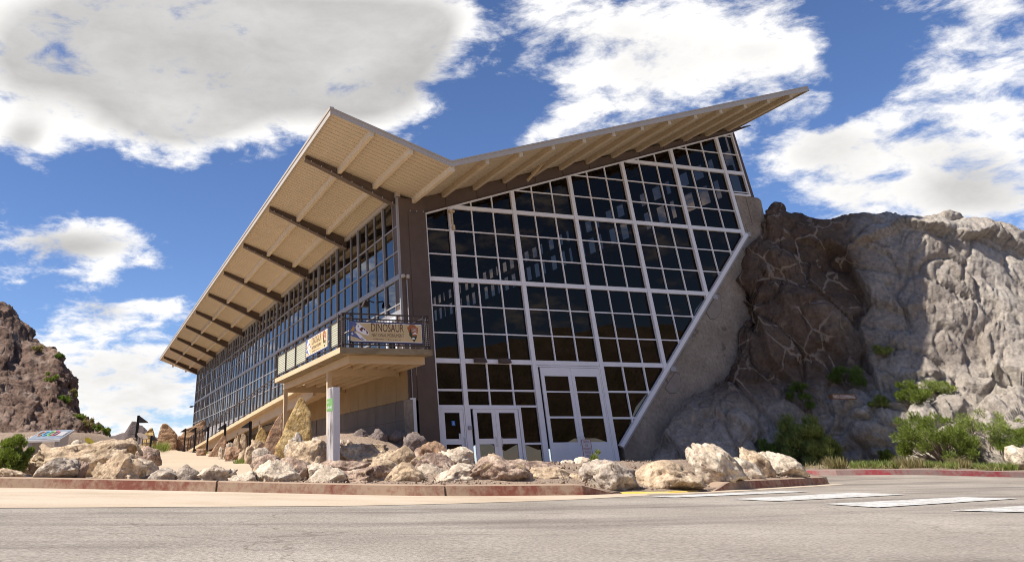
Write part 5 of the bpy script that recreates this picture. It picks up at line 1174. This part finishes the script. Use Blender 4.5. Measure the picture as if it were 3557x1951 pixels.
def plants():
    x, y = W(-7.62, 18.3); shrub('juniper_bush', x, y, .40, .42, .82, 'leaf', 'bright green juniper bush at the left edge behind the kerb', 11, 15000, .06, .010, .9, 40, bare=.05, group='garden bushes')
    x, y = W(16.9, 32.4); shrub('sage_shrub', x, y, .1, 1.15, 1.75, 'leafye', 'round feathery green shrub at the end of the crimson kerb', 12, 24000, .14, .012, 1.1, 90, bare=.04, group='shrubs at the rock foot', spread=.75)
    x, y = W(15.6, 33.0); shrub('sage_shrub', x, y, .1, .7, .9, 'leafdk', 'dark low shrub in shade left of the round feathery one', 13, 6000, .11, .014, .8, 24, bare=.05)
    for k, (r, d, rad, h, n, lb) in enumerate(((20.7,30.6,1.35,1.65,13000,'large leaning shrub with bare grey branches before the lit rocks'),(22.5,30.4,1.5,1.6,13000,'large green shrub spreading at the right edge of the picture'),(22.6,29.3,.8,1.0,8000,'lower bushy shrub at the far right beside the pale boulder'))):
        x, y = W(r, d); shrub('desert_shrub', x, y, .15, rad, h, 'leafye' if k == 1 else 'leaf', lb, 20+k, n, .12, .012, .7, 60, skew=(-.18, .08) if k == 0 else (.05, 0), bare=.14, branch=2.7, spread=.62)
    # shrubs on the ledge at the cliff foot
    bpy.context.view_layer.update(); cliff = bpy.data.objects['sandstone_cliff']
    for k, (x, y, z, rad, h, n, m, lb) in enumerate(((19.6,-4.75,2.9,.75,.95,5000,'leaf','leafy shrub on the ledge where the shadow ends'),(19.2,-2.5,3.4,.95,1.0,5000,'leafdk','dark shrub in the shade of the cliff foot'),(16.9,-2.1,2.6,.55,1.2,4500,'leafdk','dark upright shrub in shade left of the notice board'),(18.9,-3.9,2.8,.45,.45,2500,'leafye','yellow-green shrub just above the notice board'),(21.1,-4.9,2.9,.75,.5,3500,'leafye','pale grassy shrub at the lit cliff foot'),(20.5,-3.5,3.3,.45,.5,2000,'leafye','small yellow shrub beside the leafy ledge shrub'),(18.0,-4.2,1.1,.30,.45,1800,'leaf','small shrub in a hollow of the lit rocks'))):
        hit, hp, _, _ = cliff.ray_cast(Vector((x, y, z+2.2)), Vector((0, 0, -1))); z = hp.z if hit else z
        shrub('ledge_shrub', x, y, z-.06, rad, h, m, lb, 40+k, n, .09, .013, .8, 18, bare=.2, group='shrubs on the rock ledge')
    x, y = W(4.5, 16.9); shrub('slender_plant', x, y, .1, .10, .56, 'leafye', 'slender feathery plant left of the wrinkled grey boulder', 60, 1800, .07, .005, 1.6, 14, skew=(.18, 0), bare=.05, group='garden bushes', cat='plant')
    kp = [(15.3,28.3),(16.0,27.9),(16.7,27.8),(17.3,27.6),(17.9,27.9),(18.4,27.6),(19.1,27.9),(19.7,27.6),(20.3,27.5),(21.2,27.4)]
    names = ['first','second','third','fourth','fifth','sixth','seventh','eighth','ninth','tenth']
    for k, (r, d) in enumerate(kp):
        x, y = W(r+.25, d+.1); tuft(x, y, zroad(r, d)+.15, .38 if k % 2 else .26, .30 if k % 3 else .42, 'leafye' if k % 3 else 'leafdry', names[k]+' grass tuft from the left behind the crimson kerb', 70+k, 420)
    for k, (r, d) in enumerate(((-2.9,27.5),(-3.35,31.0),(-3.9,33.0),(-6.0,42.0),(-8.6,50.5))):
        x, y = W(r-1.1, d); tuft(x, y, .235+.0294*(d-16), .25, .22, 'leafye', names[k]+' grass tuft along the path edge counting from the front', 90+k, 160, 'grass tufts along the path')
    x, y = W(-14.5, 60); tuft(x, y, 1.6, .5, .8, 'leafye', 'bright grass tuft left of the guard fence', 99, 200, 'grass tufts along the path')
    # hillside scrub
    dg = bpy.context.evaluated_depsgraph_get(); hill = bpy.data.objects['red_hillside']; rg = random.Random(5)
    vs = hill.data.vertices; nv = 170
    spots = [(60,150,.9),(64,128,.8),(92,128,.4),(140,112,.45),(70,95,.6),(85,70,.7),(105,62,.6),(120,45,.6),(132,40,.7),(146,52,.6),(158,40,.5),(50,140,.9),(112,85,.5),(95,100,.5)]
    ordn = ['topmost','second highest','third highest','fourth highest','fifth highest','sixth highest','seventh highest','eighth highest','seventh lowest','sixth lowest','fifth lowest','fourth lowest','third lowest','second lowest','lowest']
    spots = [q for q in spots if q[:2] not in ((92,128),(64,128),(140,112))]; spots.sort(key=lambda q: -vs[q[0]*nv+q[1]].co.z)
    n_ = len(spots)
    for k, (i, j, s) in enumerate(spots):
        c = vs[i*nv+j].co; w = ordn[k] if k < n_-7 else ordn[k-n_]
        shrub('hill_scrub', c.x, c.y, c.z-.1, s*.8, s*1.1, ('leafdk','leaf','leafdry')[k % 3], w+' scrub plant growing on the red hillside', 120+k, 900, .16, .03, .6, 8, bare=.1, group='scrub on the red hillside')
def dry_grass():
    rg = np.random.RandomState(8); n = 1500; i = rg.uniform(0, 7, n); kp = FARK
    r = np.interp(i, range(8), [p[0] for p in kp]); d = np.interp(i, range(8), [p[1] for p in kp]); sft = .2+rg.exponential(.9, n); tt = i/7
    rr, dd = r+sft*.55, d+sft*.85; clump = np.array([noise.noise((a*1.4, b*1.4, 0)) for a, b in zip(rr, dd)]); ok = clump > -.12; rr, dd, r, d, sft = rr[ok], dd[ok], r[ok], d[ok], sft[ok]; n = len(rr)
    C = np.stack([CX+rr*RX+dd*FX, CY+rr*RY+dd*FY, np.array([zroad(a, b) for a, b in zip(r, d)])+.13+.028*sft], 1); D = rg.normal(size=(n, 3))*.45+np.array([0, 0, 1]); D /= np.linalg.norm(D, axis=1, keepdims=True)
    P, F = leaves(rg, C, D, rg.uniform(.08, .26, n), np.full(n, .012)); o = link('dry_grass', fast_mesh('dry_grass', P, F), MT['leafdry']); tag(o, 'sparse dry grass on the verge behind the crimson kerb', 'grass', kind='stuff')
plants()
dry_grass()
SC.render.engine = 'CYCLES'
SC.cycles.filter_width = 1.0
